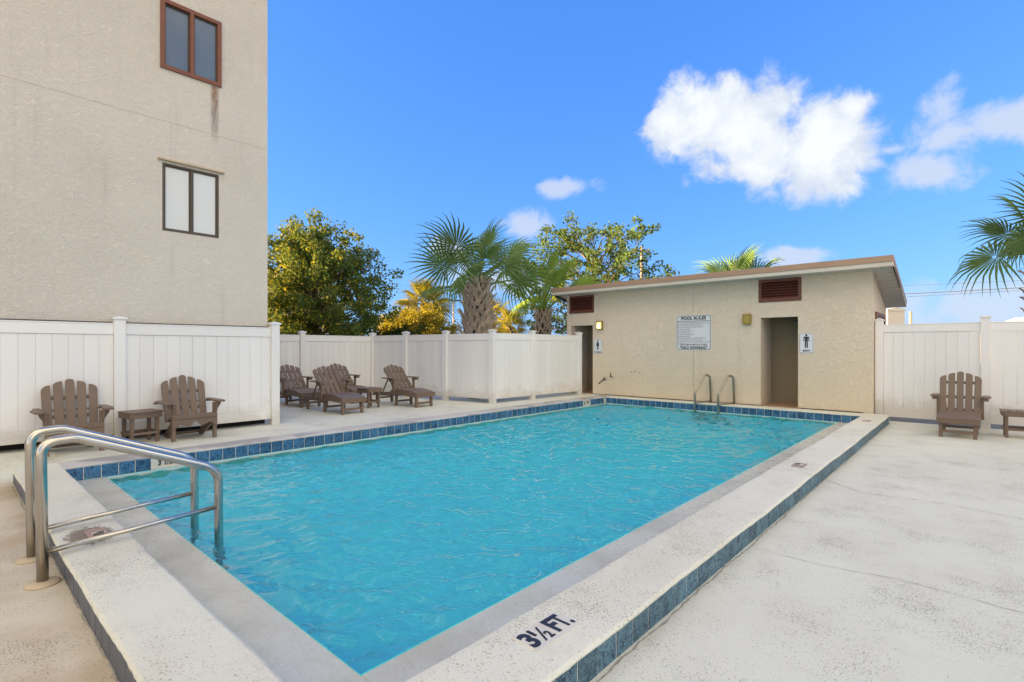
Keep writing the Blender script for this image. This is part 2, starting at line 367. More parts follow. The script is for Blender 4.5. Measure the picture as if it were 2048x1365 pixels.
LEAFA = leaf_mat('oak_leaf', (0.04, 0.115, 0.04), (0.14, 0.22, 0.06), 0.4, 0.5, (0.40, 0.33, 0.06))
LEAFB = leaf_mat('wax_myrtle_leaf', (0.045, 0.12, 0.045), (0.12, 0.20, 0.06), 0.3, 0.5, (0.28, 0.25, 0.09), 1.32)
LEAFG = leaf_mat('golden_leaf', (0.20, 0.19, 0.03), (0.42, 0.30, 0.05), 0.45)
LEAFH = leaf_mat('hedge_leaf', (0.018, 0.042, 0.012), (0.05, 0.085, 0.02))
FROND = leaf_mat('palm_frond', (0.10, 0.21, 0.07), (0.22, 0.34, 0.12), 0.25, 0.42)
FRONDY = leaf_mat('palm_frond_light', (0.14, 0.27, 0.045), (0.27, 0.40, 0.085), 0.35, 0.42)
FRONDG = leaf_mat('palm_frond_sunlit', (0.20, 0.20, 0.04), (0.36, 0.28, 0.06), 0.4, 0.45)
BARK = plain('bark', (0.11, 0.085, 0.065), 0.9, var=0.2, bump=0.6, bscale=20)
BOOT = plain('palm_boot', (0.44, 0.35, 0.275), 0.85, var=0.28, scale=5, bump=0.5, bscale=35)
FIBR = plain('palm_fibre', (0.065, 0.036, 0.022), 0.95, var=0.3, bump=0.8, bscale=40)
ASPH = plain('sandy_ground', (0.24, 0.22, 0.19), 0.95, var=0.2, scale=0.4, bump=0.4)
HOUSE = plain('far_house_wall', (0.66, 0.60, 0.53), 0.8); HOUSEP = plain('peach_wall', (0.58, 0.42, 0.31), 0.8); ROOFC = plain('far_roof', (0.36, 0.22, 0.17), 0.8)
POLE = plain('weathered_pole', (0.34, 0.26, 0.20), 0.85, var=0.15); WIRE = plain('wire', (0.06, 0.06, 0.06), 0.7)
CRACK = plain('crack_dirt', (0.38, 0.34, 0.285), 0.95, var=0.2)

# ------------------------------------------------------------------ setting: ground, decks, pool
XL, XR, YF, YB = -7.10, -1.595, 0.86, 11.50            # inner edge of the coping
XLo, XRo, YFo, YBo = -7.46, -1.205, 0.50, 11.90        # outer edge
ZC = 0.15; ZW = -0.03; WAVE_SLOPE = 0.36
mb = MB(); S = 600; gx = [-S, -7.3, -1.4, S]; gy = [-S, 0.68, 11.7, S]
for i in range(3):
    for j in range(3):
        if i == 1 and j == 1: continue
        mb.add([(gx[i], gy[j], -.06), (gx[i + 1], gy[j], -.06), (gx[i + 1], gy[j + 1], -.06), (gx[i], gy[j + 1], -.06)], [(0, 1, 2, 3)])
mb.build('ground', ASPH, kind='structure')
# low deck to the right of the pool and in front of it
MB().box((XRo - .1, -7, -.055), (9, 12.26, 0.0)).build('deck_right', DECK, kind='structure')
MB().box((-7.52, -7, -.055), (XRo - .104, YFo + .08, -0.001)).build('deck_front', DECKF, kind='structure')
# the raised left deck, dished down to the low deck at the front corner
xs = np.concatenate([np.linspace(-13.5, -8.6, 12), np.linspace(-8.5, -7.43, 28)]); ys = np.concatenate([np.linspace(-7, -1, 6), np.linspace(-.9, 2, 60), np.linspace(2.2, 12.0, 40)])
def deckz(x, y):
    tt = max(0.0, min(1.0, max((-7.55 - x) / .75, (y - .5) / .55))); tt = tt * tt * (3 - 2 * tt)
    return ZC * tt - 0.004 - 0.003 * max(0, -8.0 - x)
vs = [(x, y, deckz(x, y)) for x in xs for y in ys]; ny = len(ys)
fs = [(i * ny + j, (i + 1) * ny + j, (i + 1) * ny + j + 1, i * ny + j + 1) for i in range(len(xs) - 1) for j in range(ny - 1)]
ld = MB().add(vs, fs).build('deck_left', DECK, kind='structure', smooth=True, sheet=True)
# basin
mb = MB(); bx0, bx1, by0, by1 = XL + .05, -1.97, 1.21, YB - .05
def zb(y): return -1.12 - 0.55 * max(0, min(1, (y - 3) / 7))
for (y0, y1) in ((by0, 3.0), (3.0, 10.0), (10.0, by1)):
    mb.add([(bx0, y0, zb(y0)), (bx1, y0, zb(y0)), (bx1, y1, zb(y1)), (bx0, y1, zb(y1))], [(0, 1, 2, 3)])
for (a, b_) in (((bx0, by0), (bx1, by0)), ((bx1, by0), (bx1, by1)), ((bx1, by1), (bx0, by1)), ((bx0, by1), (bx0, by0))):
    mb.add([(*a, -1.75), (*b_, -1.75), (*b_, -.005), (*a, -.005)], [(0, 1, 2, 3)])
basin = mb.build('pool_basin', BASIN, kind='structure')
mb = MB()   # the plaster ledge at water level: wide at the near sides, a thin lip at the tiled far sides
mb.box((XL - .02, YF - .1, -.2), (XR + .1, by0 + .004, -.010)); mb.box((bx1 - .004, by0 + .006, -.2), (XR + .1, YB + .02, -.011))
mb.box((XL - .02, by0 + .006, -.2), (bx0 + .004, YB + .02, -.012)); mb.box((bx0 + .006, by1 - .004, -.2), (bx1 - .006, YB + .02, -.013))
mb.build('ledge', LEDGE, basin, bevel=.004)
WXN, WYN = 330, 660
gx_, gy_ = np.meshgrid(np.linspace(bx0 + .002, bx1 - .002, WXN), np.linspace(by0 + .002, by1 - .002, WYN), indexing='ij')
wr = np.random.default_rng(12); hgt = np.zeros_like(gx_)
for grp in range(6):                                  # wave trains that swell and die away across the pool
    env = np.zeros_like(gx_)
    for q in range(3): env += np.sin(gx_ * wr.uniform(-1.3, 1.3) + gy_ * wr.uniform(-1.1, 1.1) + wr.uniform(0, 6.28))
    env = 0.45 + 0.55 * np.clip(env / 3 + .5, 0, 1.2); sub_ = np.zeros_like(gx_)
    for q in range(16):
        lam = math.exp(wr.uniform(math.log(.06), math.log(.45))); a = R(132 + wr.normal() * 34); k = 2 * math.pi / lam
        sub_ += lam * wr.uniform(.5, 1.2) * np.sin(k * (gx_ * math.cos(a) + gy_ * math.sin(a)) + wr.uniform(0, 6.28))
    hgt += env * sub_
sl_ = np.sqrt(np.mean(np.gradient(hgt, axis=0) ** 2) / ((bx1 - bx0) / WXN) ** 2 + np.mean(np.gradient(hgt, axis=1) ** 2) / ((by1 - by0) / WYN) ** 2)
hgt *= WAVE_SLOPE / sl_
edge_ = np.minimum(np.minimum(gx_ - bx0, bx1 - gx_), np.minimum(gy_ - by0, by1 - gy_)); hgt *= np.clip(edge_ / .12, .35, 1)
co = np.stack([gx_, gy_, ZW + hgt], -1).reshape(-1, 3).astype(np.float32)
ii = (np.arange(WXN - 1)[:, None] * WYN + np.arange(WYN - 1)[None, :]).ravel()
fi = np.stack([ii, ii + WYN, ii + WYN + 1, ii + 1], 1).ravel(); nf = len(ii)
wm = bpy.data.meshes.new('water'); wm.vertices.add(len(co)); wm.vertices.foreach_set('co', co.ravel()); wm.loops.add(4 * nf); wm.loops.foreach_set('vertex_index', fi)
wm.polygons.add(nf); wm.polygons.foreach_set('loop_start', np.arange(0, 4 * nf, 4)); wm.polygons.foreach_set('loop_total', np.full(nf, 4)); wm.polygons.foreach_set('use_smooth', np.ones(nf, dtype=bool)); wm.update(); wm.validate()
wm.materials.append(WATER); put('water', wm, kind='structure')

# coping: a rounded, slightly uneven concrete kerb round the pool; profile points (offset across, z)
def coping_run(p0, p1, inward, wdt, mat, seg, parent=None, seed=0):
    rr = random.Random(seed); p0 = Vector((*p0, 0)); p1 = Vector((*p1, 0)); inw = Vector((*inward, 0))
    prof = [(0.010, -.05), (0.010, .122), (-0.004, .128), (-0.006, .138), (0.008, .150), (0.05, .153), (wdt / 2, .1525), (wdt - .05, .153), (wdt - .012, .150), (wdt + .004, .140), (wdt + .002, .128), (wdt - .010, .122), (wdt - .010, -.05)]
    n = len(prof); vs = []; ph = [rr.uniform(0, 6.28) for _ in range(6)]
    for i in range(seg + 1):
        c0 = p0.lerp(p1, i / seg); s_ = i / seg * (p1 - p0).length
        for j, (o_, z) in enumerate(prof):
            wob = (math.sin(s_ * 2.1 + ph[0] + (0 if j < 6 else 2)) * .004 + math.sin(s_ * 6.3 + ph[1] + (0 if j < 6 else 1)) * .0025 + rr.uniform(-.0018, .0018)) if z > .125 else 0
            side = -1 if j < 6 else 1
            zz = z + (math.sin(s_ * 1.3 + ph[2] + j * .2) * .0022 + rr.uniform(-.001, .001) if z > .125 else 0)
            vs.append(c0 + inw * (o_ + side * wob) + Vector((0, 0, zz)))
    fs = [(i * n + j, (i + 1) * n + j, (i + 1) * n + j + 1, i * n + j + 1) for i in range(seg) for j in range(n - 1)]
    fs += [tuple(range(n)), tuple(range(seg * n, seg * n + n))[::-1]]
    return MB().add(vs, fs).build('coping', mat, parent, smooth=False, kind='structure' if not parent else None)
cop = coping_run((XLo, YFo), (XRo - .002, YFo), (0, 1), YF - YFo, COPE, 130, None, 1); cop.name = 'pool_coping'
coping_run((XRo, YF - .012), (XRo, YBo - .004), (-1, 0), XR * -1 + XRo, COPE, 190, cop, 2)
coping_run((XLo, YF - .011), (XLo, YBo), (1, 0), XL - XLo, COPEG, 190, cop, 3)
coping_run((XL - .011, YBo), (XR + .011, YBo), (0, -1), YBo - YB, COPE, 110, cop, 4)
MB().box((XRo, YF - .38, -.05), (XRo - .02, YF, .12)).build('coping_end', COPE, cop)
# grout backing and tiles, each tile a piece
TW, TG = 0.1525, 0.0065
def tile_mesh(nm, mat, h, t_=.008):
    return MB().box((-(TW - TG) / 2, -t_ / 2, 0), ((TW - TG) / 2, t_ / 2, h)).mesh(nm, mat, bevel=.0016)
def tile_run(p0, p1, z0, z1, mat, normal, skip=()):
    me = tile_mesh('tile', mat, z1 - z0); L = (Vector(p1) - Vector(p0)).length; nn = int(L / TW); dirv = (Vector(p1) - Vector(p0)).normalized(); ang = math.atan2(dirv.y, dirv.x)
    nv = Vector((*normal, 0))
    g0 = Vector((*p0, z0 + .001)); g1 = Vector((*p1, z1 - .001)); q1 = g1 + nv * .0045
    MB().box([min(g0[i], g1[i], q1[i]) for i in range(3)], [max(g0[i], g1[i], q1[i]) for i in range(3)]).build('grout', GROUT, cop)
    for k in range(nn):
        s_ = (k + .5) * TW
        if any(a < s_ < b_ for a, b_ in skip): continue
        q = Vector((*p0, z0)) + Vector((*dirv, 0)) * s_ + nv * (.0035 + random.uniform(-.0008, .0008))
        put('tile', me, cop, T(*q) @ RZ(ang + random.uniform(-.005, .005)) @ RY(random.uniform(-.006, .006)))
tile_run((XL - .010, YF + .01), (XL - .010, YB), -.010, .127, TILE, (1, 0), skip=((.80, 1.10), (9.58, 9.88)))
tile_run((XL, YB + .010), (XR, YB + .010), -.010, .127, TILE, (0, -1))
tile_run((XRo - .010, YFo + .02), (XRo - .010, YBo - .02), -.012, .124, TILEO, (1, 0))
tile_run((XLo + .01, YFo + .010), (XRo - .02, YFo + .010), -.012, .124, TILEF, (0, -1))
# dirt-filled crack along the foot of the right kerb and across the right deck
def crack(pts, wd, z, parent, mat=CRACK, step=.03):
    rr = random.Random(len(pts) * 7 + int(abs(pts[0][0]) * 100)); P = []
    for a, b_ in zip(pts, pts[1:]):
        a = Vector((*a, 0)); b_ = Vector((*b_, 0)); k = max(2, int((b_ - a).length / step))
        P += [a.lerp(b_, i / k) for i in range(k)]
    P.append(Vector((*pts[-1], 0))); vs = []; off = 0
    for i, q in enumerate(P):
        t_ = (P[min(i + 1, len(P) - 1)] - P[max(0, i - 1)]).normalized(); nn = Vector((-t_.y, t_.x, 0)); off = off * .85 + rr.uniform(-.005, .005)
        ww = wd * rr.uniform(.25, 1.3) / 2
        vs += [q + nn * (off - ww) + Vector((0, 0, z)), q + nn * (off + ww) + Vector((0, 0, z))]
    MB().add(vs, [(2 * i, 2 * i + 1, 2 * i + 3, 2 * i + 2) for i in range(len(P) - 1)]).build('crack', mat, parent)
dr = bpy.data.objects['deck_right']
crack([(XRo + .010, .6), (XRo + .016, 3), (XRo + .008, 7), (XRo + .014, 11.8)], .013, .003, dr)
crack([(-1.17, 6.27), (-.84, 5.98), (-.18, 6.04), (.29, 5.92), (1.6, 5.8)], .008, .003, dr)
crack([(-1.15, 3.82), (-.75, 3.81), (-.34, 3.88), (.4, 3.8), (1.5, 3.9)], .005, .003, dr)
crack([(XLo + .2, YFo - .006), (-5, YFo - .01), (-3, YFo - .004), (-1.4, YFo - .008)], .009, .003, bpy.data.objects['deck_front'])
# worn patch of the kerb between the handrails: grit showing through, ragged at the edge
nt_ = PATCH.node_tree; bs = [n_ for n_ in nt_.nodes if n_.type == 'BSDF_PRINCIPLED'][0]; p = OBJ(nt_)
rel = VM(nt_, 'LENGTH', VM(nt_, 'MULTIPLY', VM(nt_, 'SUBTRACT', p, (-4.38, .665, .157)), (1 / .27, 1 / .155, 0)))
lk(nt_, SS(nt_, M(nt_, 'ADD', M(nt_, 'SUBTRACT', 1.0, rel), M(nt_, 'MULTIPLY', M(nt_, 'SUBTRACT', NOISE(nt_, p, 38, 5, .75), .5), 1.5)), 0.12, 0.4, 0, .75), bs.inputs['Alpha'])
MB().add([(-4.66, .515, .1575), (-4.10, .515, .1575), (-4.10, .845, .1575), (-4.66, .845, .1575)], [(0, 1, 2, 3)]).build('worn_patch', PATCH, cop, sheet=True)

# ------------------------------------------------------------------ lettering
def text_mesh(s, size, mat, bold=0.0, spacing=1.0):
    cu = bpy.data.curves.new('text', 'FONT'); cu.body = s; cu.size = size; cu.align_x = 'CENTER'; cu.align_y = 'CENTER'; cu.offset = bold; cu.extrude = 0.0006; cu.space_character = spacing
    cu.resolution_u = 3
    ob = bpy.data.objects.new('text', cu); C.objects.link(ob)
    me = bpy.data.meshes.new_from_object(ob.evaluated_get(bpy.context.evaluated_depsgraph_get()))
    bpy.data.objects.remove(ob); me.materials.clear(); me.materials.append(mat); me.name = 'lettering'
    return me
def fit_text(s, size, width, mat, bold=0.0):
    me = text_mesh(s, size, mat, bold); xs_ = [v.co.x for v in me.vertices]; wd = max(xs_) - min(xs_)
    return me, Matrix.Diagonal((width / wd, 1, 1, 1))

# depth markers (each tile plate with its print)
def marker(name, label, loc, rot, s, w_, h_, plate, ink, size, wtext, group=None, bold=.004):
    o = thing(name, label, 'depth marker', loc, 0, group); o.rotation_euler = rot
    nt_ = max(1, round(w_ / .152))
    for k in range(nt_):
        MB().box((-w_ / 2 + k * w_ / nt_ + .0015, -h_ / 2, 0), (-w_ / 2 + (k + 1) * w_ / nt_ - .0015, h_ / 2, .006)).build('plate', plate, o, bevel=.001)
    if s:
        me, sc = fit_text(s, size, wtext, ink, bold); put('lettering', me, o, T(0, 0, .0072) @ sc)
    return o
# on the right kerb, reading along the pool
mk = thing('depth_marker', 'white tile depth marker reading 3 1/2 FT. on the kerb near the pool corner', 'depth marker', (-1.405, 1.79, .1535), R(90))
MB().box((-.152, -.075, 0), (-.001, .075, .005)).build('plate', MARKW, mk, bevel=.001); MB().box((.001, -.075, 0), (.152, .075, .005)).build('plate', MARKW, mk, bevel=.001)
for s, sz, wd, x, y, b_ in (('3', .150, .056, -.114, 0, .006), ('1', .072, .017, -.070, .030, .002), ('2', .072, .030, -.020, -.028, .003), ('F', .150, .050, .045, 0, .006), ('T', .150, .056, .098, 0, .005), ('.', .15, .018, .134, -.004, .005)):
    me, sc = fit_text(s, sz, wd, NAVY, b_); put('lettering', me, mk, T(x, y, .0065) @ sc)
MB().add([(-.072, -.05, .0068), (-.060, -.05, .0068), (-.014, .05, .0068), (-.026, .05, .0068)], [(0, 1, 2, 3)]).build('lettering', NAVY, mk)
marker('depth_marker', 'pale tile marker reading 3 1/2 in the blue waterline tile by the lounge chairs', (XL - .006, YF + .01 + .95, .058), (R(90), 0, R(90)), '3 1/2 FT', .296, .134, MARKW, NAVY, .085, .25)
marker('depth_marker', 'pale tile marker reading 5 FT in the waterline tile by the women door', (XL - .006, YF + .01 + 9.73, .058), (R(90), 0, R(90)), '5  FT', .296, .134, MARKW, NAVY, .10, .24)
for (x, y, rz, lab) in ((-1.40, 6.11, 90, 'faded reddish tile marker halfway along the right pool kerb'), (-1.40, 10.62, 90, 'faded tile marker at the far end of the right pool kerb'),
                    (-4.38, .70, 0, 'chipped reddish tile marker on the kerb between the handrails'), (-7.27, 1.83, 90, 'faded tile marker on the left pool edge above the 3 1/2 tile'), (-7.27, 10.7, 90, 'faded tile marker on the left pool edge above the 5 FT tile')):
    o = thing('depth_marker', lab, 'depth marker', (x, y, .1555 if y > 1 else .159), R(rz))
    MB().box((-.11, -.055, 0), (.11, .055, .004)).build('plate', MARKR, o)
    for k in range(5):
        a = random.uniform(-.08, .05); MB().box((a, random.uniform(-.04, .02), .004), (a + random.uniform(.02, .06), random.uniform(.022, .045), .0052)).build('flaked_print', IRON if k % 2 else MARKW, o)

# ------------------------------------------------------------------ apartment building on the left
ap = thing('apartment_building', 'tall grey stucco apartment building with two windows above the white fence', 'building', (-8.80, 3.655, 0))
AX, AY = -8.80, 3.655
def wall_grid(mb, us, zs, solid, place, depth):
    "shared-vertex wall with openings: place(u, z, d) -> point; d from 0 (front) to depth"
    nu, nz = len(us), len(zs); base = len(mb.v)
    for d in (0, depth):
        for u in us:
            for z in zs: mb.v.append(tuple(place(u, z, d)))
    def I(i, j, k): return base + k * nu * nz + i * nz + j
    ok = lambda i, j: 0 <= i < nu - 1 and 0 <= j < nz - 1 and solid(i, j)
    for i in range(nu - 1):
        for j in range(nz - 1):
            if not ok(i, j): continue
            mb.f.append((I(i, j, 0), I(i + 1, j, 0), I(i + 1, j + 1, 0), I(i, j + 1, 0))); mb.f.append((I(i, j, 1), I(i, j + 1, 1), I(i + 1, j + 1, 1), I(i + 1, j, 1)))
            for (di, dj, p, q) in ((-1, 0, (i, j), (i, j + 1)), (1, 0, (i + 1, j), (i + 1, j + 1)), (0, -1, (i, j), (i + 1, j)), (0, 1, (i, j + 1), (i + 1, j + 1))):
                if not ok(i + di, j + dj): mb.f.append((I(*p, 0), I(*q, 0), I(*q, 1), I(*p, 1)))
UW = (2.13, 2.943, 5.482, 6.50); LW = (2.157, 2.909, 3.119, 4.108)
us = [-16, LW[0], UW[0] - .0, UW[1], LW[1], AY]
us = sorted(set([-16, UW[0], LW[0], LW[1], UW[1], AY])); zs = [1.762, LW[2], LW[3], UW[2], UW[3], 9.4]
def solid_ap(i, j):
    cu_, cz = (us[i] + us[i + 1]) / 2, (zs[j] + zs[j + 1]) / 2
    for wnd in (UW, LW):
        if wnd[0] < cu_ < wnd[1] and wnd[2] < cz < wnd[3]: return False
    return True
mb = MB(); wall_grid(mb, us, zs, solid_ap, lambda u, z, d: (-d, u - AY, z), .22)
mb.build('wall', WALLA, ap)
MB().box((-12.0, -19.6, 1.762), (-.224, 0, 9.4)).build('inner_block', WALLA, ap)
MB().box((-12.0, -19.6, 9.402), (.12, .12, 9.65)).build('roof', FASC, ap)
MB().box((-11.7, -19.4, -.05), (-.06, -.02, 1.734)).build('undercroft_shade', DARK, ap)  # near-black block stands in for the shade of the open undercroft
MB().box((-.05, -19.5, 1.735), (-.004, .0, 1.760)).build('dark_strip', BRNW, ap)  # dark bronze strip along the lower edge of the wall
for zz in (4.72, 7.2): MB().box((-.002, -19.5, zz), (.004, 0, zz + .012)).build('wall_joint', WALLA, ap)
def ap_window(W, frame, pane, fw, label, proud, red=False):
    y0, y1, z0, z1 = W[0] - AY, W[1] - AY, W[2], W[3]
    o = bpy.data.objects.new('window', None); C.objects.link(o); o.parent = ap; o['label'] = label
    mid = (y0 + y1) / 2
    mb = MB(); wall_grid(mb, [y0 - proud, y0 + fw, mid - fw * .45, mid + fw * .45, y1 - fw, y1 + proud], [z0 - proud, z0 + fw, z1 - fw, z1 + proud], lambda i, j: not (j == 1 and i in (1, 3)), lambda u, z, d: (.028 - d if red else .006 - d, u, z), .09)
    mb.build('frame', frame, o, bevel=.003)
    for a, b_, dx in ((y0 + fw, mid - fw * .45, -.030), (mid + fw * .45, y1 - fw, -.022)):
        MB().box((dx - .012, a - .01, z0 + fw - .01), (dx, b_ + .01, z1 - fw + .01)).build('pane', pane, o)
        mb = MB(); wall_grid(mb, [a - .004, a + .018, b_ - .018, b_ + .004], [z0 + fw - .004, z0 + fw + .018, z1 - fw - .018, z1 - fw + .004], lambda i, j: not (i == 1 and j == 1), lambda u, z, d: (dx + .012 - d, u, z), .014)
        mb.build('sash', BRNW, o)
    return o
ap_window(UW, RUSTW, PANEU, .058, 'rust red framed window with dark screens', .0, True)
lw = ap_window(LW, BRNW, PANEL, .026, 'bronze framed window with pale closed blinds', .0)
MB().box((-.02, 2.098 - AY, 4.140), (.045, 2.983 - AY, 4.165)).build('head_ledge', CREAMP, ap, bevel=.003)
# rust run below the upper window
vs = []; rr = random.Random(3); n = 26
for k in range(n):
    f = k / (n - 1); z = 5.47 - f * .95; hw = .09; cyy = 2.85 - AY + .012 * math.sin(f * 7)
    vs += [(.0035, cyy - hw, z), (.0035, cyy + hw, z)]
m, t, b, o = new_mat('rust_run'); p = OBJ(t)
zz = N(t, 'ShaderNodeSeparateXYZ', {0: p}).outputs[2]; nn = NOISE(t, VM(t, 'MULTIPLY', p, (20, 20, 3)), 1.5, 5, .7)
lk(t, MIX(t, SS(t, zz, 4.9, 5.45), (0.33, 0.30, 0.255), (0.36, 0.17, 0.10)), b.inputs['Base Color']); b.inputs['Roughness'].default_value = .9
yy = N(t, 'ShaderNodeSeparateXYZ', {0: p}).outputs[1]; edge = SS(t, M(t, 'ABSOLUTE', M(t, 'SUBTRACT', yy, 2.85 - AY)), .015, .075, 1, 0)
al = M(t, 'MULTIPLY', M(t, 'MULTIPLY', SS(t, nn, .30, .62, .25, 1), edge), SS(t, zz, 4.48, 5.1, 0, .75)); lk(t, al, b.inputs['Alpha'])
MB().add(vs, [(2 * i, 2 * i + 1, 2 * i + 3, 2 * i + 2) for i in range(n - 1)]).build('rust_stain', m, ap)

# ------------------------------------------------------------------ white vinyl fences
def fence(name, label, pts, zbase, ztop, cap, first_post=True, last_post=True, bw=.158, gap=.09, posts=None, gate=False):
    "straight run through the post positions pts"
    o = thing(name, label, 'fence', (pts[0][0], pts[0][1], 0)); P = [Vector((p[0], p[1], 0)) for p in pts]; P0 = P[0].copy()
    d = (P[-1] - P[0]).normalized(); ang = math.atan2(d.y, d.x); o.rotation_euler = (0, 0, ang)
    S_ = [(p - P0).length for p in P]; pw = .127
    zt = zbase + gap
    pm = MB().box((-pw / 2, -pw / 2, zbase - .12), (pw / 2, pw / 2, cap - .055)).mesh('post', VINYL, bevel=.004)
    cm = MB().box((-pw / 2 - .016, -pw / 2 - .016, 0), (pw / 2 + .016, pw / 2 + .016, .028)).add([(-.079, -.079, .028), (.079, -.079, .028), (.079, .079, .028), (-.079, .079, .028), (0, 0, .052)], [(0, 1, 4), (1, 2, 4), (2, 3, 4), (3, 0, 4)]).mesh('cap', VINYL, bevel=.003)
    for i, s_ in enumerate(S_):
        if (i == 0 and not first_post) or (i == len(S_) - 1 and not last_post): continue
        q = put('post', pm, o, T(s_, 0, 0)); put('cap', cm, q, T(0, 0, cap - .055))
    mcache = {}
    for a, b_ in zip(S_, S_[1:]):
        x0, x1 = a + pw / 2 + .001, b_ - pw / 2 - .001
        MB().box((x0, -.026, ztop - .15), (x1, .026, ztop)).build('top_rail', VINYL, o, bevel=.004)
        MB().box((x0, -.032, ztop - .014), (x1, .032, ztop + .004)).build('rail_lip', VINYL, o, bevel=.003)
        MB().box((x0, -.026, zt), (x1, .026, zt + .15)).build('bottom_rail', VINYL, o, bevel=.004)
        nb = max(1, round((x1 - x0) / bw)); wd = (x1 - x0) / nb; key = (round(wd, 4))
        if key not in mcache:
            h = .0035
            mcache[key] = MB().prism([(-wd / 2 + .0004, -.006), (-wd / 2 + h, -.011), (wd / 2 - h, -.011), (wd / 2 - .0004, -.006), (wd / 2 - .0004, .006), (wd / 2 - h, .011), (-wd / 2 + h, .011), (-wd / 2 + .0004, .006)], zt + .152, ztop - .152, lambda p_, q_, t_: (p_, q_, t_)).mesh('board', VINYL)
        for k in range(nb):
            put('board', mcache[key], o, T(x0 + (k + .5) * wd, random.uniform(-.0012, .0012), 0))
    return o
fence('fence', 'white vinyl fence below the stucco apartment wall, behind the two armchairs', [(-8.64, -2.9), (-8.64, -.68), (-8.64, 1.62), (-8.64, 3.70)], ZC, 1.735, 1.845)
FA, FB, FC_, FD = (-12.17, 3.75), (-12.17, 7.84), (-8.17, 8.40), (-8.02, 11.60)
def alongu(A, B, u):
    w_ = wdir(u, HOR); A = Vector(A); B = Vector(B); e = B - A
    k = (A.x * w_.y - A.y * w_.x) / (w_.x * e.y - w_.y * e.x); return tuple(A + e * k)
fence('fence', 'white vinyl fence at the back of the lounging corner, in front of the leafy tree', [(-12.17, 3.9), alongu(FA, FB, 604), FB], ZC - .02, 1.72, 1.83)
fence('fence', 'white vinyl fence running from the back corner to the post nearest the thick palm', [FB, alongu(FB, FC_, 812), alongu(FB, FC_, 892), FC_], ZC, 1.735, 1.84, first_post=False)
fence('fence', 'short white vinyl fence meeting the restroom building beside the women door', [FC_, alongu(FC_, FD, 1064), FD], ZC, 1.745, 1.85, first_post=False)
fence('fence', 'white vinyl fence behind the lone reclining chair, beside the restroom corner', [(-1.40, 12.2), (.117, 12.2), (2.2, 12.2), (4.3, 12.2)], 0, 1.855, 1.985, bw=.16)
fence('fence', 'white vinyl fence closing the right end of the right deck', [(4.3, 12.2), (4.3, 10.0), (4.3, 7.8)], 0, 1.855, 1.985, first_post=False)

# ------------------------------------------------------------------ restroom building
WX0, WX1, WY, WYB = -8.67, -1.474, 11.95, 13.90
rb = thing('restroom_building', 'cream stucco pool restroom building with shed roof and two open doorways', 'building', (WX0, WY, ZC))
def L3(x, y, z): return (x - WX0, y - WY, z - ZC)
DL = (-8.525, -7.802, ZC - .02, 2.033); DR = (-3.49, -2.76, ZC - .02, 2.063)
VL = (-8.575, -7.761, 2.378, 2.866); VR = (-3.529, -2.695, 2.393, 2.880)
ops = [DL, DR, VL, VR]
def front_half(x0, x1):
    us = sorted(set([x0, x1] + [c_ for o_ in ops for c_ in o_[:2] if x0 < c_ < x1])); zs = sorted(set([ZC - .02, 2.903] + [c_ for o_ in ops if x0 < o_[0] < x1 for c_ in o_[2:]]))
    def sol(i, j):
        cx, cz = (us[i] + us[i + 1]) / 2, (zs[j] + zs[j + 1]) / 2
        return not any(o_[0] < cx < o_[1] and o_[2] < cz < o_[3] for o_ in ops)
    mb = MB(); wall_grid(mb, us, zs, sol, lambda u, z, d: L3(u, WY + d, z), .16); return mb
front_half(WX0, -4.995).build('wall', WALLR, rb); front_half(-4.983, WX1).build('wall', WALLR, rb)
MB().box(L3(-5.02, WY + .014, ZC), L3(-4.96, WY + .15, 2.9)).build('control_joint', WALLR, rb)
def rz_(y): return 2.903 - .307 * (y - WY)
for x0, x1 in ((WX0, WX0 + .16), (WX1 - .16, WX1)):
    MB().prism([(WY + .162, ZC), (WYB, ZC), (WYB, rz_(WYB)), (WY + .162, rz_(WY + .162))], x0, x1, lambda p_, q_, t_: L3(t_, p_, q_)).build('side_wall', WALLR, rb)
MB().box(L3(WX0 + .162, WYB - .16, ZC), L3(WX1 - .162, WYB, rz_(WYB))).build('back_wall', WALLR, rb)
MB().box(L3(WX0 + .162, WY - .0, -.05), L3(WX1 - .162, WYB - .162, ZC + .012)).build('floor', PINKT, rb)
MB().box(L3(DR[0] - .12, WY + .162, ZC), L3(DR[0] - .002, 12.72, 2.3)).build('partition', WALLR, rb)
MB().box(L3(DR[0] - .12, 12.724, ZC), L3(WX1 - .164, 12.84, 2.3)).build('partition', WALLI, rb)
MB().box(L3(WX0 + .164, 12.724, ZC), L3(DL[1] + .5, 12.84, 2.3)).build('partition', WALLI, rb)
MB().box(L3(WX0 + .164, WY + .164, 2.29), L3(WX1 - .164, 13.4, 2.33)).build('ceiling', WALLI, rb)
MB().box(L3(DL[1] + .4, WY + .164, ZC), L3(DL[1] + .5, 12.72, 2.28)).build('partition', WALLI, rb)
MB().box(L3(-2.9, WY + .2, 1.95), L3(-2.77, WY + .26, 2.0)).build('door_closer', IRON, rb)
RX0, RX1, RY0, RY1 = -8.88, -1.135, 11.55, 13.93
roof = MB().prism([(RY0, 2.912), (WY, 2.912), (RY1, 2.30), (RY1, 2.41), (RY0, 3.08)], RX0, RX1, lambda p_, q_, t_: L3(t_, p_, q_)).build('roof', FASC, rb)
def sub(mb, name, mat, bev=0): return mb.build(name, mat, roof, bevel=bev)
sub(MB().box(L3(RX0 - .012, RY0 - .016, 2.895), L3(RX1 + .012, RY0 - .001, 2.974)), 'fascia', FASC, .003)
sub(MB().box(L3(RX0 - .02, RY0 - .03, 2.974), L3(RX1 + .02, RY0 - .001, 3.092)), 'metal_edge', BRONZ, .004)
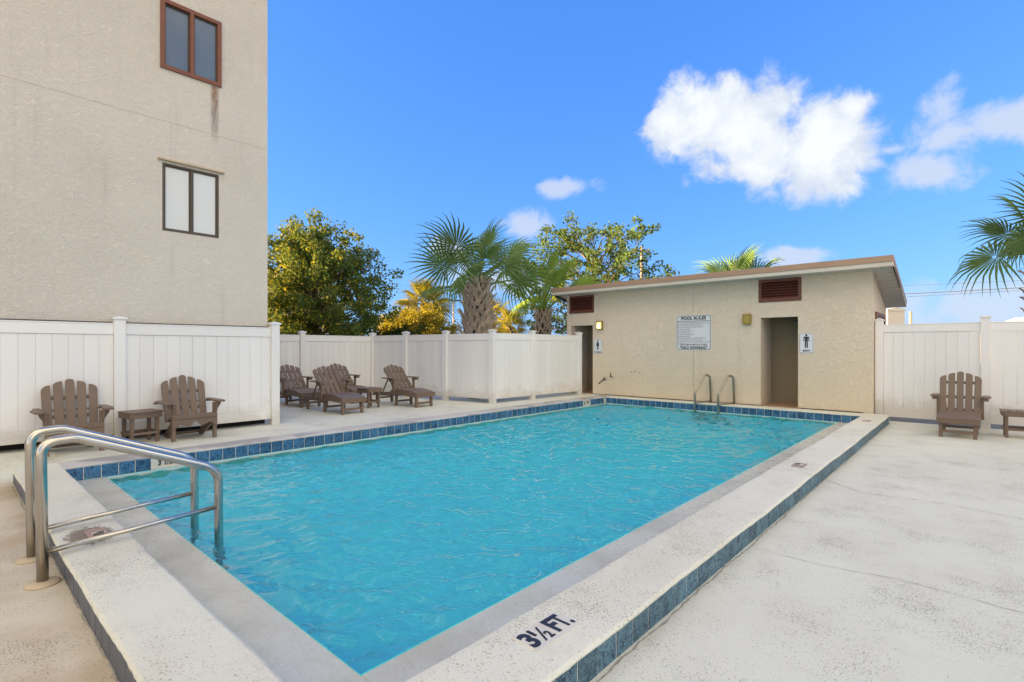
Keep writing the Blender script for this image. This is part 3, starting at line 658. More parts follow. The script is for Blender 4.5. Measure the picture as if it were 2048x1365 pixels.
for (x0, x1) in ((RX1 + .001, RX1 + .016), (RX0 - .016, RX0 - .001)):
    sub(MB().prism([(RY0, 2.895), (WY, 2.895), (RY1, 2.285), (RY1, 2.36), (RY0, 2.974)], x0, x1, lambda p_, q_, t_: L3(t_, p_, q_)), 'rake_fascia', FASC, .003)
    sub(MB().prism([(RY0, 2.976), (RY1, 2.362), (RY1, 2.42), (RY0, 3.092)], x0 - .004, x1 + .008, lambda p_, q_, t_: L3(t_, p_, q_)), 'metal_edge', BRONZ, .003)
npan = 46; wd = (RX1 - RX0) / npan; pm = MB().box((.008, 0, -.014), (wd - .008, WY - RY0 - .004, 0)).mesh('soffit_panel', SOFF)
for k in range(npan): put('soffit_panel', pm, roof, T(*L3(RX0 + k * wd, RY0 + .001, 2.911 + random.uniform(-.001, .001))))
sl = math.hypot(RY1 - WY, .612); sa = math.atan2(-.612, RY1 - WY); nr = 11; wd = sl / nr
for x0, x1 in ((WX1 + .002, RX1 - .002), (RX0 + .002, WX0 - .002)):
    pm = MB().box((x0 - WX0, .008, -.014), (x1 - WX0, wd - .008, 0)).mesh('soffit_panel', SOFF)
    for k in range(nr): put('soffit_panel', pm, roof, T(0, (WY - WY) + k * wd * math.cos(sa), 2.911 - ZC + k * wd * math.sin(sa)) @ RX(sa))
def louver(V, label=None):
    o = bpy.data.objects.new('vent', None); C.objects.link(o); o.parent = rb; o.location = L3(V[0], WY, V[2])
    w_, h_ = V[1] - V[0], V[3] - V[2]; fw = .062
    mb = MB(); wall_grid(mb, [.002, fw, w_ - fw, w_ - .002], [.002, fw * 1.3, h_ - fw, h_ - .002], lambda i, j: not (i == 1 and j == 1), lambda u, z, d: (u, d - .022, z), .1)
    mb.build('frame', REDB, o, bevel=.003); ns = 6; hs = (h_ - fw * 2.3) / ns
    sm = MB().cbox((0, 0, 0), (w_ - 2 * fw - .004, .075, .014)).mesh('slat', REDB, bevel=.002)
    for k in range(ns): put('slat', sm, o, T(w_ / 2, .028, fw * 1.3 + (k + .5) * hs) @ RX(R(38)))
    MB().box((fw, .085, fw), (w_ - fw, .095, h_ - fw)).build('backing', DARK, o)
louver(VL); louver(VR)
# brown framed window in the right end wall
mb = MB(); wall_grid(mb, [12.24, 12.31, 13.53, 13.6], [1.45, 1.52, 2.045, 2.115], lambda i, j: not (i == 1 and j == 1), lambda u, z, d: L3(WX1 + .03 - d, u, z), .06)
so = mb.build('window_frame', RUSTW, rb, bevel=.003)
MB().box(L3(WX1 + .002, 12.30, 1.51), L3(WX1 + .008, 13.54, 2.05)).build('pane', BRNW, so)

# wall lamps: one lit, one unlit
def lamp(label, x, z, lit):
    o = thing('wall_lamp', label, 'wall lamp', (x, WY, z))
    MB().box((-.085, -.02, -.115), (.085, -.001, .115)).build('back_plate', BRASS, o, bevel=.004)
    MB().box((-.085, -.085, .085), (.085, -.021, .115)).build('hood', BRASS, o, bevel=.006)
    MB().box((-.085, -.085, -.115), (.085, -.021, -.095)).build('base', BRASS, o, bevel=.004)
    for s_ in (-1, 1): MB().cbox((s_ * .077, -.053, -.005), (.016, .062, .178)).build('side', BRASS, o, bevel=.003)
    m, t, b, _ = new_mat('lamp_glass_lit' if lit else 'lamp_glass_unlit')
    b.inputs['Base Color'].default_value = (0.8, 0.66, 0.34, 1) if lit else (0.40, 0.29, 0.085, 1); b.inputs['Roughness'].default_value = .35
    if lit:
        p = OBJ(t); dd = VM(t, 'LENGTH', VM(t, 'SUBTRACT', p, (-.02, -.07, -.02)))
        b.inputs['Emission Color'].default_value = (1, .74, .32, 1); lk(t, SS(t, dd, .0, .10, 1.6, .25), b.inputs['Emission Strength'])
    MB().box((-.068, -.080, -.094), (.068, -.022, .084)).build('diffuser', m, o, bevel=.008)
lamp('lit brass box lamp on the restroom wall by the women door', -7.555, 2.02, True)
lamp('unlit brass box lamp on the restroom wall left of the men door', -3.763, 2.042, False)

# signs on the restroom wall
def rrect(w_, h_, r, n=5):
    pts = []
    for cx, cy_, a0 in ((w_ / 2 - r, -h_ / 2 + r, -90), (w_ / 2 - r, h_ / 2 - r, 0), (-w_ / 2 + r, h_ / 2 - r, 90), (-w_ / 2 + r, -h_ / 2 + r, 180)):
        for k in range(n + 1):
            a = R(a0 + 90 * k / n); pts.append((cx + r * math.cos(a), cy_ + r * math.sin(a)))
    return pts
def face(p_, q_, t_): return (p_, -t_, q_)
def sign_base(name, label, x, z, w_, h_, r, bw_, inset):
    o = thing(name, label, 'sign', (x, WY - .001, z))
    MB().prism(rrect(w_, h_, r), 0, .006, face).build('panel', SIGNW, o)
    outer = rrect(w_ - 2 * inset, h_ - 2 * inset, max(.004, r - inset)); inner = rrect(w_ - 2 * inset - 2 * bw_, h_ - 2 * inset - 2 * bw_, max(.003, r - inset - bw_)); n_ = len(outer)
    MB().add([face(*p_, .0075) for p_ in outer] + [face(*p_, .0075) for p_ in inner], [(i, (i + 1) % n_, (i + 1) % n_ + n_, i + n_) for i in range(n_)]).build('border', NAVY, o)
    return o
def sign_text(o, s, size, x, z, width=None, mat=BLACK, bold=0.0, left=False):
    me = text_mesh(s, size, mat, bold); xs_ = [v.co.x for v in me.vertices]; k = 1.0
    if width: k = width / (max(xs_) - min(xs_))
    ox = x - (min(xs_) * k if left else (min(xs_) + max(xs_)) / 2 * k)
    put('lettering', me, o, T(ox, -.0082, z) @ RX(R(90)) @ Matrix.Diagonal((k, 1, 1, 1)))
rs = sign_base('pool_rules_sign', 'large white POOL RULES sign with black text in the middle of the wall', -4.981, 1.772, .846, .83, .06, .011, .016)
sign_text(rs, 'POOL RULES', .098, 0, .335, .60, bold=.004)
MB().box((-.395, -.0082, .268), (.395, -.0076, .277)).build('rule_line', BLACK, rs)
zz = .245
for s, wd in (('THE POOL IS FOR THE USE OF OWNERS AND GUESTS ONLY. SWIM', .74), ('AT YOUR OWN RISK. CHILDREN MUST BE WITH AN ADULT. POOL', .77), ('IS NOT OPEN FOR USE AFTER DARK.', .60)):
    sign_text(rs, s, .026, -.385, zz, wd, left=True); zz -= .038
zz -= .004
for s, wd in (('NO GLASS OR ANIMALS IN THE FENCED POOL AREA', .62), ('BATHING LOAD: 21 PERSONS', .31), ('POOL HOURS: 8:00 AM TO 10 PM', .39), ('SHOWER BEFORE ENTERING', .33), ('DO NOT SWALLOW POOL WATER', .39), ('NO RUNNING OR DIVING', .30),
              ('NO SMOKING OR VAPING IN THE FENCED POOL AREA', .68), ('NO FOOD OR DRINK IN POOL OR ON POOL WET DECK', .60), ('CHILDREN UNDER 12 MUST BE ACCOMPANIED BY AN ADULT', .77), ('AT ALL TIMES', .17)):
    sign_text(rs, s, .026, -.38, zz, wd, left=True); zz -= .0435
sign_text(rs, 'POOL MAX DEPTH 5.5 FEET', .052, 0, -.288, .66, bold=.001)
sign_text(rs, '"NO DIVING"', .092, 0, -.362, .66, bold=.003)
def figure(o, woman, s, zc):
    def disc(x, z, r): MB().add([face(x + r * math.cos(a), z + r * math.sin(a), .0082) for a in [2 * math.pi * k / 16 for k in range(16)]], [tuple(range(16))]).build('pictogram', BLACK, o)
    def poly(pts): MB().add([face(p_ * s, zc + q_ * s, .0082) for p_, q_ in pts], [tuple(range(len(pts)))]).build('pictogram', BLACK, o)
    disc(0, zc + .42 * s, .075 * s)
    if woman:
        poly([(-.09, .31), (-.19, .02), (-.15, 0.0), (-.06, .22), (-.16, -.12), (.16, -.12), (.06, .22), (.15, 0.0), (.19, .02), (.09, .31)])
        poly([(-.08, -.125), (-.08, -.48), (-.01, -.48), (-.01, -.125)]); poly([(.01, -.125), (.01, -.48), (.08, -.48), (.08, -.125)])
    else:
        poly([(-.14, .32), (-.19, .27), (-.19, -.02), (-.135, -.02), (-.135, .20), (-.1, .20), (-.1, -.05), (.1, -.05), (.1, .20), (.135, .20), (.135, -.02), (.19, -.02), (.19, .27), (.14, .32)])
        poly([(-.1, -.055), (-.1, -.5), (-.015, -.5), (-.015, -.055)]); poly([(.015, -.055), (.015, -.5), (.1, -.5), (.1, -.055)])
ws = sign_base('restroom_sign', 'white WOMEN restroom sign with a figure in a dress', -7.637, 1.449, .262, .392, .014, .005, .008)
figure(ws, True, .27, .035); sign_text(ws, 'WOMEN', .055, 0, -.155, .22, bold=.001)
ms = sign_base('restroom_sign', 'white MEN restroom sign with a standing figure', -2.604, 1.505, .262, .412, .014, .005, .008)
figure(ms, False, .28, .045); sign_text(ms, 'MEN', .055, 0, -.158, .13, bold=.001)
# taps and old fixing holes
sp = thing('hose_tap', 'dark hose tap with a slanting spout on the wall by the women sign', 'tap', (-7.40, WY, .56))
MB().tube([(0, 0, 0), (0, -.07, 0)], .016, 10).build('pipe', IRON, sp); MB().tube(fillet([(0, -.06, .03), (-.02, -.07, 0), (-.115, -.16, -.115)], .03), .015, 10).build('spout', IRON, sp)
MB().lathe([(.03, 0), (.034, .006), (.03, .012)], 14, (0, -.06, .045)).build('handle', IRON, sp)
s2 = thing('wall_valve', 'small dark valve stub on the wall right of the hose tap', 'valve', (-7.20, WY, .66))
MB().tube([(0, 0, 0), (0, -.05, 0)], .012, 10).build('stub', IRON, s2); MB().tube([(-.02, -.045, -.03), (-.02, -.045, .1)], .011, 8).build('lever', IRON, s2); MB().lathe([(.03, 0), (.03, .004)], 14, (.05, -.03, -.02)).build('cap', CREAMP, s2)
for x, z in ((-6.62, .80), (-6.52, .81), (-6.415, .787)): MB().cbox((x - WX0, -.003, z - ZC), (.022, .008, .022)).build('fixing_hole', IRON, rb)

# ------------------------------------------------------------------ handrails and ladder
def handrail(label, x, seed):
    o = thing('handrail', label, 'handrail', (x, .405, 0)); y0 = .405
    pts = [(0, 0, -.02), (0, -.012, .80), (0, .20, .835), (0, .86, .55), (0, .965, .38), (0, .965, -.9)]
    MB().tube(fillet([(0, .0, -.02), (0, -.010, .842), (0, .15, .850), (0, .955, .520), (0, .962, -.9)], [.16, .10, .16], 9), .0285, 18).build('rail', STEEL, o, smooth=True)
    MB().tube([(0, .0, .185), (0, .96, .243)], .0165, 14).build('lower_bar', STEEL, o, smooth=True)
    MB().lathe([(.085, 0), (.083, .008), (.065, .017), (.035, .021)], 26, (0, 0, 0)).build('escutcheon', CREAMP, o, smooth=True)
    return o
handrail('stainless steel pool handrail nearer the big 3 1/2 FT marker', -4.121, 1)
handrail('stainless steel pool handrail nearer the two armchairs', -4.654, 2)
ld_ = thing('pool_ladder', 'stainless steel pool ladder with two arched grab rails by the men door', 'ladder', (-4.47, 11.42, 0))
for x in (-.26, .26):
    MB().tube(fillet([(x, 0, -1.0), (x, 0, .385), (x + .12, .27, .80), (x + .185, .40, .76), (x + .20, .42, .14)], [.09, .07, .07], 7), .0245, 14).build('grab_rail', STEELD, ld_, smooth=True)
    MB().tube([(x, .0, .165), (x + .20, .42, .185)], .016, 10).build('lower_bar', STEELD, ld_, smooth=True)
for k in range(3): MB().box((-.26, -.04, -.35 - .26 * k), (.26, .04, -.325 - .26 * k)).build('tread', STEELD, ld_, bevel=.004)

# ------------------------------------------------------------------ brown lumber furniture
def slat_outline(w_, L, kind):
    "outline of a back slat: kind 0 centre (round), -1 / +1 inner, -2 / +2 outer"
    h = w_ / 2; pts = [(-h, 0), (h, 0)]
    if kind == 0: pts += [(h * math.cos(a), L - h * .75 + h * .75 * math.sin(a)) for a in [math.pi * k / 8 for k in range(9)]]
    else:
        drop = .05 if abs(kind) == 1 else .075; s_ = 1 if kind > 0 else -1
        arc = [(h - w_ * (1 - math.cos(a)), L - drop + drop * math.sin(a)) for a in [math.pi / 2 * k / 6 for k in range(7)]]
        top = [(p_ * s_, q_) for p_, q_ in arc] if s_ > 0 else [(p_ * s_, q_) for p_, q_ in arc][::-1]
        pts += top
    return pts
def back_panel(o, frame, width, L, nb, tilt_fan=.012):
    "five slats with battens behind; frame maps local (across, up, out) to the chair"
    sw = width / 5 - .019
    for i, kind in enumerate((-2, -1, 0, 1, 2)):
        ll = L - (0, .028, .075)[abs(kind)]; yc = kind * (sw + .019)
        me = MB().prism(slat_outline(sw, ll, kind), 0, .020, lambda p_, q_, t_: (t_, p_, q_)).mesh('back_slat', WOOD, bevel=.003)
        put('back_slat', me, o, frame @ T(0, yc, 0) @ RX(-kind * tilt_fan))
    for q in nb: put('batten', MB().box((-.026, -width / 2 + .02, q - .022), (-.002, width / 2 - .02, q + .022)).mesh('batten', WOOD, bevel=.002), o, frame)
def armchair(scallop=True):
    o = thing('armchair', '', 'chair')
    for s_ in (-1, 1):
        MB().cbox((-.03, s_ * .25, .25), (.06, .042, .50)).build('leg', WOOD, o, bevel=.003)
        MB().prism([(-.085, .33), (-.02, .33), (-.02, .20), (-.43, -.0), (-.53, .0), (-.55, .05), (-.10, .32)][::-1], s_ * .214 - .014, s_ * .214 + .014, lambda p_, q_, t_: (p_, t_, q_)).build('side_rail', WOOD, o, bevel=.003)
        arm = [(.06, -.045), (.075, .0), (.06, .05), (-.10, .065), (-.48, .045), (-.52, .0), (-.48, -.03), (-.10, -.05)]
        MB().prism([(p_, q_ * s_) for p_, q_ in (arm if s_ > 0 else arm[::-1])], .502, .526, lambda p_, q_, t_: (p_, q_ + s_ * .31, t_)).build('armrest', WOOD, o, bevel=.003)
        MB().prism([(.0, .50), (.0, .36), (.018, .40), (.045, .46), (.05, .50)][::-1], s_ * .262 - .012, s_ * .262 + .012, lambda p_, q_, t_: (p_, t_, q_)).build('arm_bracket', WOOD, o, bevel=.002)
        MB().prism([(.0, .50), (.0, .38), (.02, .42), (.05, .47), (.055, .50)], -.03, -.004, lambda p_, q_, t_: (t_, s_ * (.272 + p_), q_)).build('arm_bracket', WOOD, o, bevel=.002)
    bot = [(y, .215 + .022 * math.cos(y / .27 * math.pi * 3) + .03 * (abs(y) / .27) ** 4 * -1 + (.02 if abs(y) < .03 else 0)) for y in np.linspace(.27, -.27, 25)]
    MB().prism([(-.27, .292), (.27, .292)][::1] + bot, 0.001, .022, lambda p_, q_, t_: (t_, p_, q_)).build('apron', WOOD, o, bevel=.002)
    MB().box((-.03, -.272, .294), (.026, .272, .350)).build('front_slat', WOOD, o, bevel=.005)
    for k in range(4):
        put('seat_slat', MB().box((-.045, -.225, -.01), (.045, .225, .010)).mesh('seat_slat', WOOD, bevel=.003), o, T(-.082 - k * .098, 0, .334 - k * .028) @ RY(R(-16)))
    fr = T(-.375, 0, .225) @ RY(R(-19))
    back_panel(o, fr, .54, .675, (.20, .44))
    MB().box((-.50, -.37, .478), (-.455, .37, .501)).build('arm_crossbar', WOOD, o, bevel=.002)
    MB().box((-.50, -.20, .03), (-.47, .20, .065)).build('stretcher', WOOD, o, bevel=.002)
    return o
def side_table():
    o = thing('side_table', '', 'table')
    for k in range(4): put('top_slat', MB().box((-.2, -.046, -.009), (.2, .046, .009)).mesh('top_slat', WOOD, bevel=.003), o, T(0, (k - 1.5) * .0965, .411) )
    for s_ in (-1, 1):
        MB().box((-.19, s_ * .168 - .011, .335), (.19, s_ * .168 + .011, .401)).build('apron', WOOD, o, bevel=.003)
        MB().box((s_ * .19 - .011, -.155, .335), (s_ * .19 + .011, .155, .401)).build('apron', WOOD, o, bevel=.003)
        MB().box((-.16, s_ * .155 - .009, .115), (.16, s_ * .155 + .009, .150)).build('stretcher', WOOD, o, bevel=.002)
        MB().box((s_ * .168 - .009, -.145, .115), (s_ * .168 + .009, .145, .150)).build('stretcher', WOOD, o, bevel=.002)
        for q in (-1, 1): MB().cbox((s_ * .145, q * .125, .20), (.042, .038, .40)).build('leg', WOOD, o, bevel=.003)
    return o
def chaise(angle):
    o = thing('lounge_chair', '', 'lounge chair')
    W2 = .225
    for s_ in (-1, 1):
        # side rail: humped seat part, then the straight tail that carries the back
        MB().prism([(.03, .225), (.03, .292), (-.30, .355), (-.60, .350), (-.74, .30), (-1.50, .27), (-1.52, .19), (-.74, .215), (-.40, .24)][::-1], s_ * (W2 + .018) - .013, s_ * (W2 + .018) + .013, lambda p_, q_, t_: (p_, t_, q_)).build('side_rail', WOOD, o, bevel=.003)
        for x in (-.025, -.70): MB().cbox((x, s_ * (W2 - .02), .145), (.055, .048, .29)).build('leg', WOOD, o, bevel=.003)
        MB().prism([(-1.44, .20), (-1.44, .05), (-1.425, .01), (-1.40, .0), (-1.37, .02), (-1.365, .06), (-1.38, .20)][::-1], s_ * (W2 - .02) - .02, s_ * (W2 - .02) + .02, lambda p_, q_, t_: (p_, t_, q_)).build('rear_leg', WOOD, o, bevel=.003)
        MB().cbox((-.71, s_ * (W2 + .055), .42), (.055, .034, .36)).build('arm_post', WOOD, o, bevel=.003)
        arm = [(.10, -.05), (.115, .0), (.10, .06), (-.05, .07), (-.30, .05), (-.33, .0), (-.30, -.04), (-.05, -.05)]
        MB().prism([(p_, q_ * s_) for p_, q_ in (arm if s_ > 0 else arm[::-1])], .590, .613, lambda p_, q_, t_: (p_ - .72, q_ + s_ * .315, t_)).build('armrest', WOOD, o, bevel=.003)
        MB().cbox((-.70, s_ * .315, .565), (.15, .075, .045)).build('arm_bracket', WOOD, o, bevel=.004)
        a = R(angle); hx, hz = -.70 - .40 * math.cos(a), .30 + .40 * math.sin(a)
        MB().tube([(hx - .02, s_ * .2, hz), (-1.12 - .1 * (angle < 60), s_ * .2, .25)], .016, 6).build('back_prop', WOOD, o)
    MB().box((.031, -W2 - .031, .222), (.052, W2 + .031, .298)).build('front_apron', WOOD, o, bevel=.004)
    prof = [(.045, .302), (-.085, .325), (-.21, .345), (-.335, .359), (-.46, .361), (-.585, .357), (-.70, .345)]
    for (x0, z0), (x1, z1) in zip(prof, prof[1:]):
        a = math.atan2(z1 - z0, x0 - x1); L = math.hypot(x0 - x1, z1 - z0)
        put('seat_slat', MB().box((-L / 2 + .0015, -W2 - .032, -.009), (L / 2 - .0015, W2 + .032, .009)).mesh('seat_slat', WOOD, bevel=.0025), o, T((x0 + x1) / 2, 0, (z0 + z1) / 2) @ RY(a))
    for x, z in ((-.025, .095), (-.70, .10), (-1.40, .13)): MB().box((x - .012, -W2 + .04, z - .02), (x + .012, W2 - .04, z + .02)).build('stretcher', WOOD, o, bevel=.002)
    back_panel(o, T(-.685, 0, .315) @ RY(-R(90 - angle)), .54, .75, (.08, .30, .56), .006)
    return o
def place(o, x, y, z, rz, label, cat, group):
    o.location = (x, y, z); o.rotation_euler = (0, 0, R(rz)); tag(o, label, cat, group); return o
G1, G2, G3 = 'brown slatted armchairs', 'brown slatted lounge chairs', 'brown side tables'
ac = armchair(); place(ac, -7.955, 2.335, ZC - .004, 0, 'brown slatted armchair right of the side table, near the fence end post', 'chair', G1)
place(copy_tree(ac), -7.955, 1.07, ZC - .006, -2, 'brown slatted armchair left of the side table, behind the handrails', 'chair', G1)
tb = side_table(); place(tb, -8.31, 1.79, ZC - .006, 98, 'small brown slatted side table between the two armchairs', 'table', G3)
place(copy_tree(tb), -9.61, 6.12, ZC - .01, 2, 'small brown side table standing among the four lounge chairs', 'table', G3)
place(copy_tree(tb), .47, 11.34, 0, 92, 'small brown side table beside the lone lounge chair on the right deck', 'table', G3)
ch = chaise(49); place(ch, -8.87, 5.29, ZC - .008, 0, 'brown lounge chair in front of the side table, nearest the fence end post', 'lounge chair', G2)
place(copy_tree(ch), -10.62, 5.32, ZC - .012, 0, 'brown lounge chair half hidden by the tall fence post', 'lounge chair', G2)
place(copy_tree(ch), -10.55, 6.50, ZC - .012, 1, 'brown lounge chair behind the side table, against the back fence', 'lounge chair', G2)
place(copy_tree(ch), -8.76, 6.92, ZC - .008, 2, 'brown lounge chair right of the side table, toward the thick palm', 'lounge chair', G2)
ce = chaise(66); place(ce, -.218, 10.60, 0, -91, 'lone brown lounge chair with upright back on the right deck', 'lounge chair', G2)

# ------------------------------------------------------------------ vegetation
def leaf_cloud(name, mat, parent, centers, radii, n_per, size, flat=.75):
    cs = np.repeat(np.array(centers), n_per, 0); rs = np.repeat(np.array(radii), n_per); n = len(cs)
    d = rng.normal(size=(n, 3)); d /= np.linalg.norm(d, axis=1)[:, None]; r = rng.random(n) ** .45
    p = cs + d * (r * rs)[:, None] * np.array([1, 1, flat])
    a = rng.normal(size=(n, 3)); a[:, 2] -= .25; a /= np.linalg.norm(a, axis=1)[:, None]
    b_ = np.cross(a, rng.normal(size=(n, 3))); b_ /= np.linalg.norm(b_, axis=1)[:, None]
    L = (size * (.6 + .8 * rng.random(n)))[:, None]; W = L * .27
    v = np.stack([p, p + a * L * .5 + b_ * W, p + a * L, p + a * L * .5 - b_ * W], 1).reshape(-1, 3)
    me = bpy.data.meshes.new(name); me.vertices.add(4 * n); me.vertices.foreach_set('co', v.ravel())
    me.loops.add(4 * n); me.loops.foreach_set('vertex_index', np.arange(4 * n)); me.polygons.add(n)
    me.polygons.foreach_set('loop_start', np.arange(0, 4 * n, 4)); me.polygons.foreach_set('loop_total', np.full(n, 4)); me.update(); me.validate()
    me.materials.append(mat); return put(name, me, parent)
def tree(name, label, base, H, rx, ry, z0, nlimb, leafmat, clump=.5, n_per=90, size=.11, seed=1, hub=.35, cat='tree', group=None, spread=.75, twigs=4, outl=1.0):
    rr = random.Random(seed); o = thing(name, label, cat, base, 0, group)
    mb = MB(); hz = z0 + (H - z0) * hub
    trunk = [(0, 0, -.1), (.05, .03, hz * .5), (.0, .08, hz), (.06, .0, hz + (H - hz) * .5)]
    mb.tube(trunk, [.15 * H / 6, .12 * H / 6, .09 * H / 6, .03], 9).build('trunk', BARK, o, smooth=True)
    mb = MB(); cen = []; rad = []; ch_ = (H + z0) / 2; hh_ = (H - z0) / 2
    for k in range(nlimb):
        th = k * 2.399 + rr.uniform(-.3, .3); ph = math.asin(max(-.98, min(.98, -0.75 + 1.72 * (k + .5) / nlimb)))
        s_ = rr.uniform(.66, 1.0) ** .8 * outl
        tip = Vector((rx * math.cos(th) * math.cos(ph) * s_, ry * math.sin(th) * math.cos(ph) * s_, ch_ + hh_ * math.sin(ph) * s_))
        st = Vector((0, 0, min(hz + (H - hz) * .4, max(hz * .45, tip.z - rr.uniform(.3, .5) * math.hypot(tip.x, tip.y) - .3))))
        mid = st.lerp(tip, .5) + Vector((rr.uniform(-.2, .2), rr.uniform(-.2, .2), rr.uniform(-.05, .35)))
        path = [st, st.lerp(mid, .5) + Vector((0, 0, .06)), mid, mid.lerp(tip, .55), tip]
        mb.tube(path, [.045, .036, .026, .016, .006], 5, caps=False)
        for f in (.55, .8, 1.0):
            c0 = mid.lerp(tip, f) if f < 1 else tip
            cen.append(c0); rad.append(clump * rr.uniform(.55, 1.0))
        for q in range(twigs):
            f = rr.uniform(.25, 1); c0 = st.lerp(tip, f); dv = Vector((rr.gauss(0, 1), rr.gauss(0, 1), rr.gauss(.25, .8))).normalized() * rr.uniform(.3, .85) * spread
            mb.tube([c0, c0 + dv * .5 + Vector((0, 0, .04)), c0 + dv], [.012, .008, .003], 4, caps=False)
            cen.append(c0 + dv); rad.append(clump * rr.uniform(.35, .75))
    mb.build('limbs', BARK, o, smooth=True)
    leaf_cloud('crown', leafmat, o, [tuple(c_) for c_ in cen], rad, n_per, size)
    return o

def frond_mesh(name, mat, Lp, Lb, nb, droop, seed, span=125, sag=.25):
    rr = random.Random(seed); mb = MB()
    pts = [Vector((0, 0, 0)), Vector((0, Lp * .5, .03 * Lp)), Vector((0, Lp, -.03 * Lp))]
    mb.tube(pts, [.034, .024, .016], 5, caps=False)
    c = pts[-1]; da = R(span) * 2 / nb
    for k in range(nb):
        th = -R(span) + (k + .5) * da; L = Lb * (.74 + .26 * math.cos(th * .62)) * rr.uniform(.9, 1.05)
        dv = Vector((math.sin(th), math.cos(th), 0)); sv = Vector((math.cos(th), -math.sin(th), 0))
        fold = .6 * (1 - abs(th) / R(span) * .2); tipd = droop * rr.uniform(.6, 1.5); start = c + Vector((0, .05 * Lb * math.cos(th), 0))
        rows = []
        for f in (.03, .22, .42, .62, .82, 1.0):
            r_ = f * L; wd = min(r_ * da * .5, L * .36 * da * .5) * (1 if f < .4 else max(.03, ((1 - f) / .6) ** .8)) 
            z = -sag * r_ * r_ / Lb * .5 - tipd * max(0, f - .5) ** 2 * Lb * 1.6 + abs(math.sin(th)) * r_ * .10
            p = start + dv * r_ * (1 - .12 * tipd * max(0, f - .5)) + Vector((0, 0, z)) + sv * (rr.uniform(-.012, .012) * f)
            rows.append((p - sv * wd + Vector((0, 0, -wd * fold * 2)), p, p + sv * wd + Vector((0, 0, -wd * fold * 2))))
        vs = [q for row in rows for q in row]; fs = []
        for i in range(len(rows) - 1):
            fs += [(3 * i, 3 * i + 1, 3 * i + 4, 3 * i + 3), (3 * i + 1, 3 * i + 2, 3 * i + 5, 3 * i + 4)]
        mb.add(vs, fs)
    me = bpy.data.meshes.new(name); me.from_pydata(mb.v, [], mb.f); me.materials.append(mat); return me
def palm(label, base, zc, rt, fl, nfr, mat, seed, boots=0, lo=-35, name='palm_tree', bootlen=.34, group=None, petiole=.45, nb=34, rtop=None, old=0, up=86):
    rr = random.Random(seed); o = thing(name, label, 'palm', base, 0, group)
    rtop = rtop or rt * .55
    prof = [(rt * .9, -.1), (rt, zc * .3), (rt, zc * .7), (rt * .85, zc * .88), (rtop, zc), (rtop * .4, zc + .12)]
    MB().lathe(prof, 18).build('trunk', FIBR, o, smooth=True)
    if boots:
        bm_ = []
        for v_ in range(3):
            q = random.Random(seed * 9 + v_); mb = MB(); Lb = bootlen * q.uniform(.85, 1.15); w_ = bootlen * .17
            for s_ in (-1, 1):   # split base: two legs meeting in a stub that leans out
                a = [(s_ * w_ * 2.5, 0, 0), (s_ * w_ * 1.0, .045, Lb * .5), (0, .11 + q.uniform(0, .03), Lb), (-s_ * w_ * .12, .16 + q.uniform(0, .05), Lb * 1.22)]
                for i in range(3):
                    p0, p1 = Vector(a[i]), Vector(a[i + 1]); h0, h1 = w_ * (.5, .5, .42)[i], w_ * (.5, .42, .3)[i]; th = .014
                    mb.add([p0 + Vector((-h0, -th, 0)), p0 + Vector((h0, -th, 0)), p0 + Vector((h0, th, 0)), p0 + Vector((-h0, th, 0)), p1 + Vector((-h1, -th, 0)), p1 + Vector((h1, -th, 0)), p1 + Vector((h1, th, 0)), p1 + Vector((-h1, th, 0))],
                           [(0, 3, 2, 1), (4, 5, 6, 7), (0, 1, 5, 4), (1, 2, 6, 5), (2, 3, 7, 6), (3, 0, 4, 7)])
            bm_.append(mb.mesh('leaf_base', BOOT))
        z_lo = max(.9, zc - 2.6)
        for k in range(boots):
            f = (k + .5) / boots; z = z_lo + (zc - z_lo - .02) * f; az = k * 2.39996
            i = 0
            while i < len(prof) - 2 and prof[i + 1][1] < z: i += 1
            (r0, za), (r1, zb_) = prof[i], prof[i + 1]; rad = r0 + (r1 - r0) * (z - za) / max(zb_ - za, 1e-3)
            put('leaf_base', bm_[k % 3], o, T(rad * .94 * math.cos(az), rad * .94 * math.sin(az), z - .1) @ RZ(az - math.pi / 2 + rr.uniform(-.15, .15)) @ RX(rr.uniform(-.16, .06)) @ Matrix.Scale(rr.uniform(.85, 1.12), 4))
    var = [frond_mesh('frond', mat, fl * petiole, fl * (1 - petiole * .86), nb, dr_, seed * 5 + i, sp_, sg) for i, (dr_, sp_, sg) in enumerate(((.55, 132, .35), (.8, 138, .5), (1.0, 132, .6), (.45, 124, .25)))]
    for k in range(nfr):
        f = (k + .5) / nfr; el = up - (up - lo) * f ** .9 + rr.uniform(-7, 7); az = k * 2.39996 + rr.uniform(-.25, .25)
        me = var[3] if el > 60 else var[0] if el > 25 else var[1] if el > -5 else var[2]
        put('frond', me, o, T(.05 * math.cos(az), .05 * math.sin(az), zc - .04 + .16 * (1 - f)) @ RZ(az - math.pi / 2) @ RX(R(el)) @ RY(rr.choice((-1, 1)) * rr.uniform(.1, 1.0)) @ Matrix.Scale(rr.uniform(.86, 1.08), 4))
    return o
palm('stout green fan palm with criss-cross leaf bases behind the short white fence', at(955, 13.1, -.06), 3.02, .29, 1.85, 13, FROND, 3, boots=150, lo=2, bootlen=.42, nb=27, rtop=.17, petiole=.52, up=72)
palm('slender bright green fan palm beside the restroom corner', at(1086, 15.6, -.06), 2.6, .17, 1.85, 10, FRONDY, 5, boots=70, lo=20, bootlen=.3, rtop=.10, petiole=.55, up=84, nb=26)
palm('fan palm showing only its frond tips above the restroom roof', at(1478, 17.2, -.06), 3.35, .22, 1.6, 16, FROND, 8, lo=-30, boots=40, up=80, nb=27)
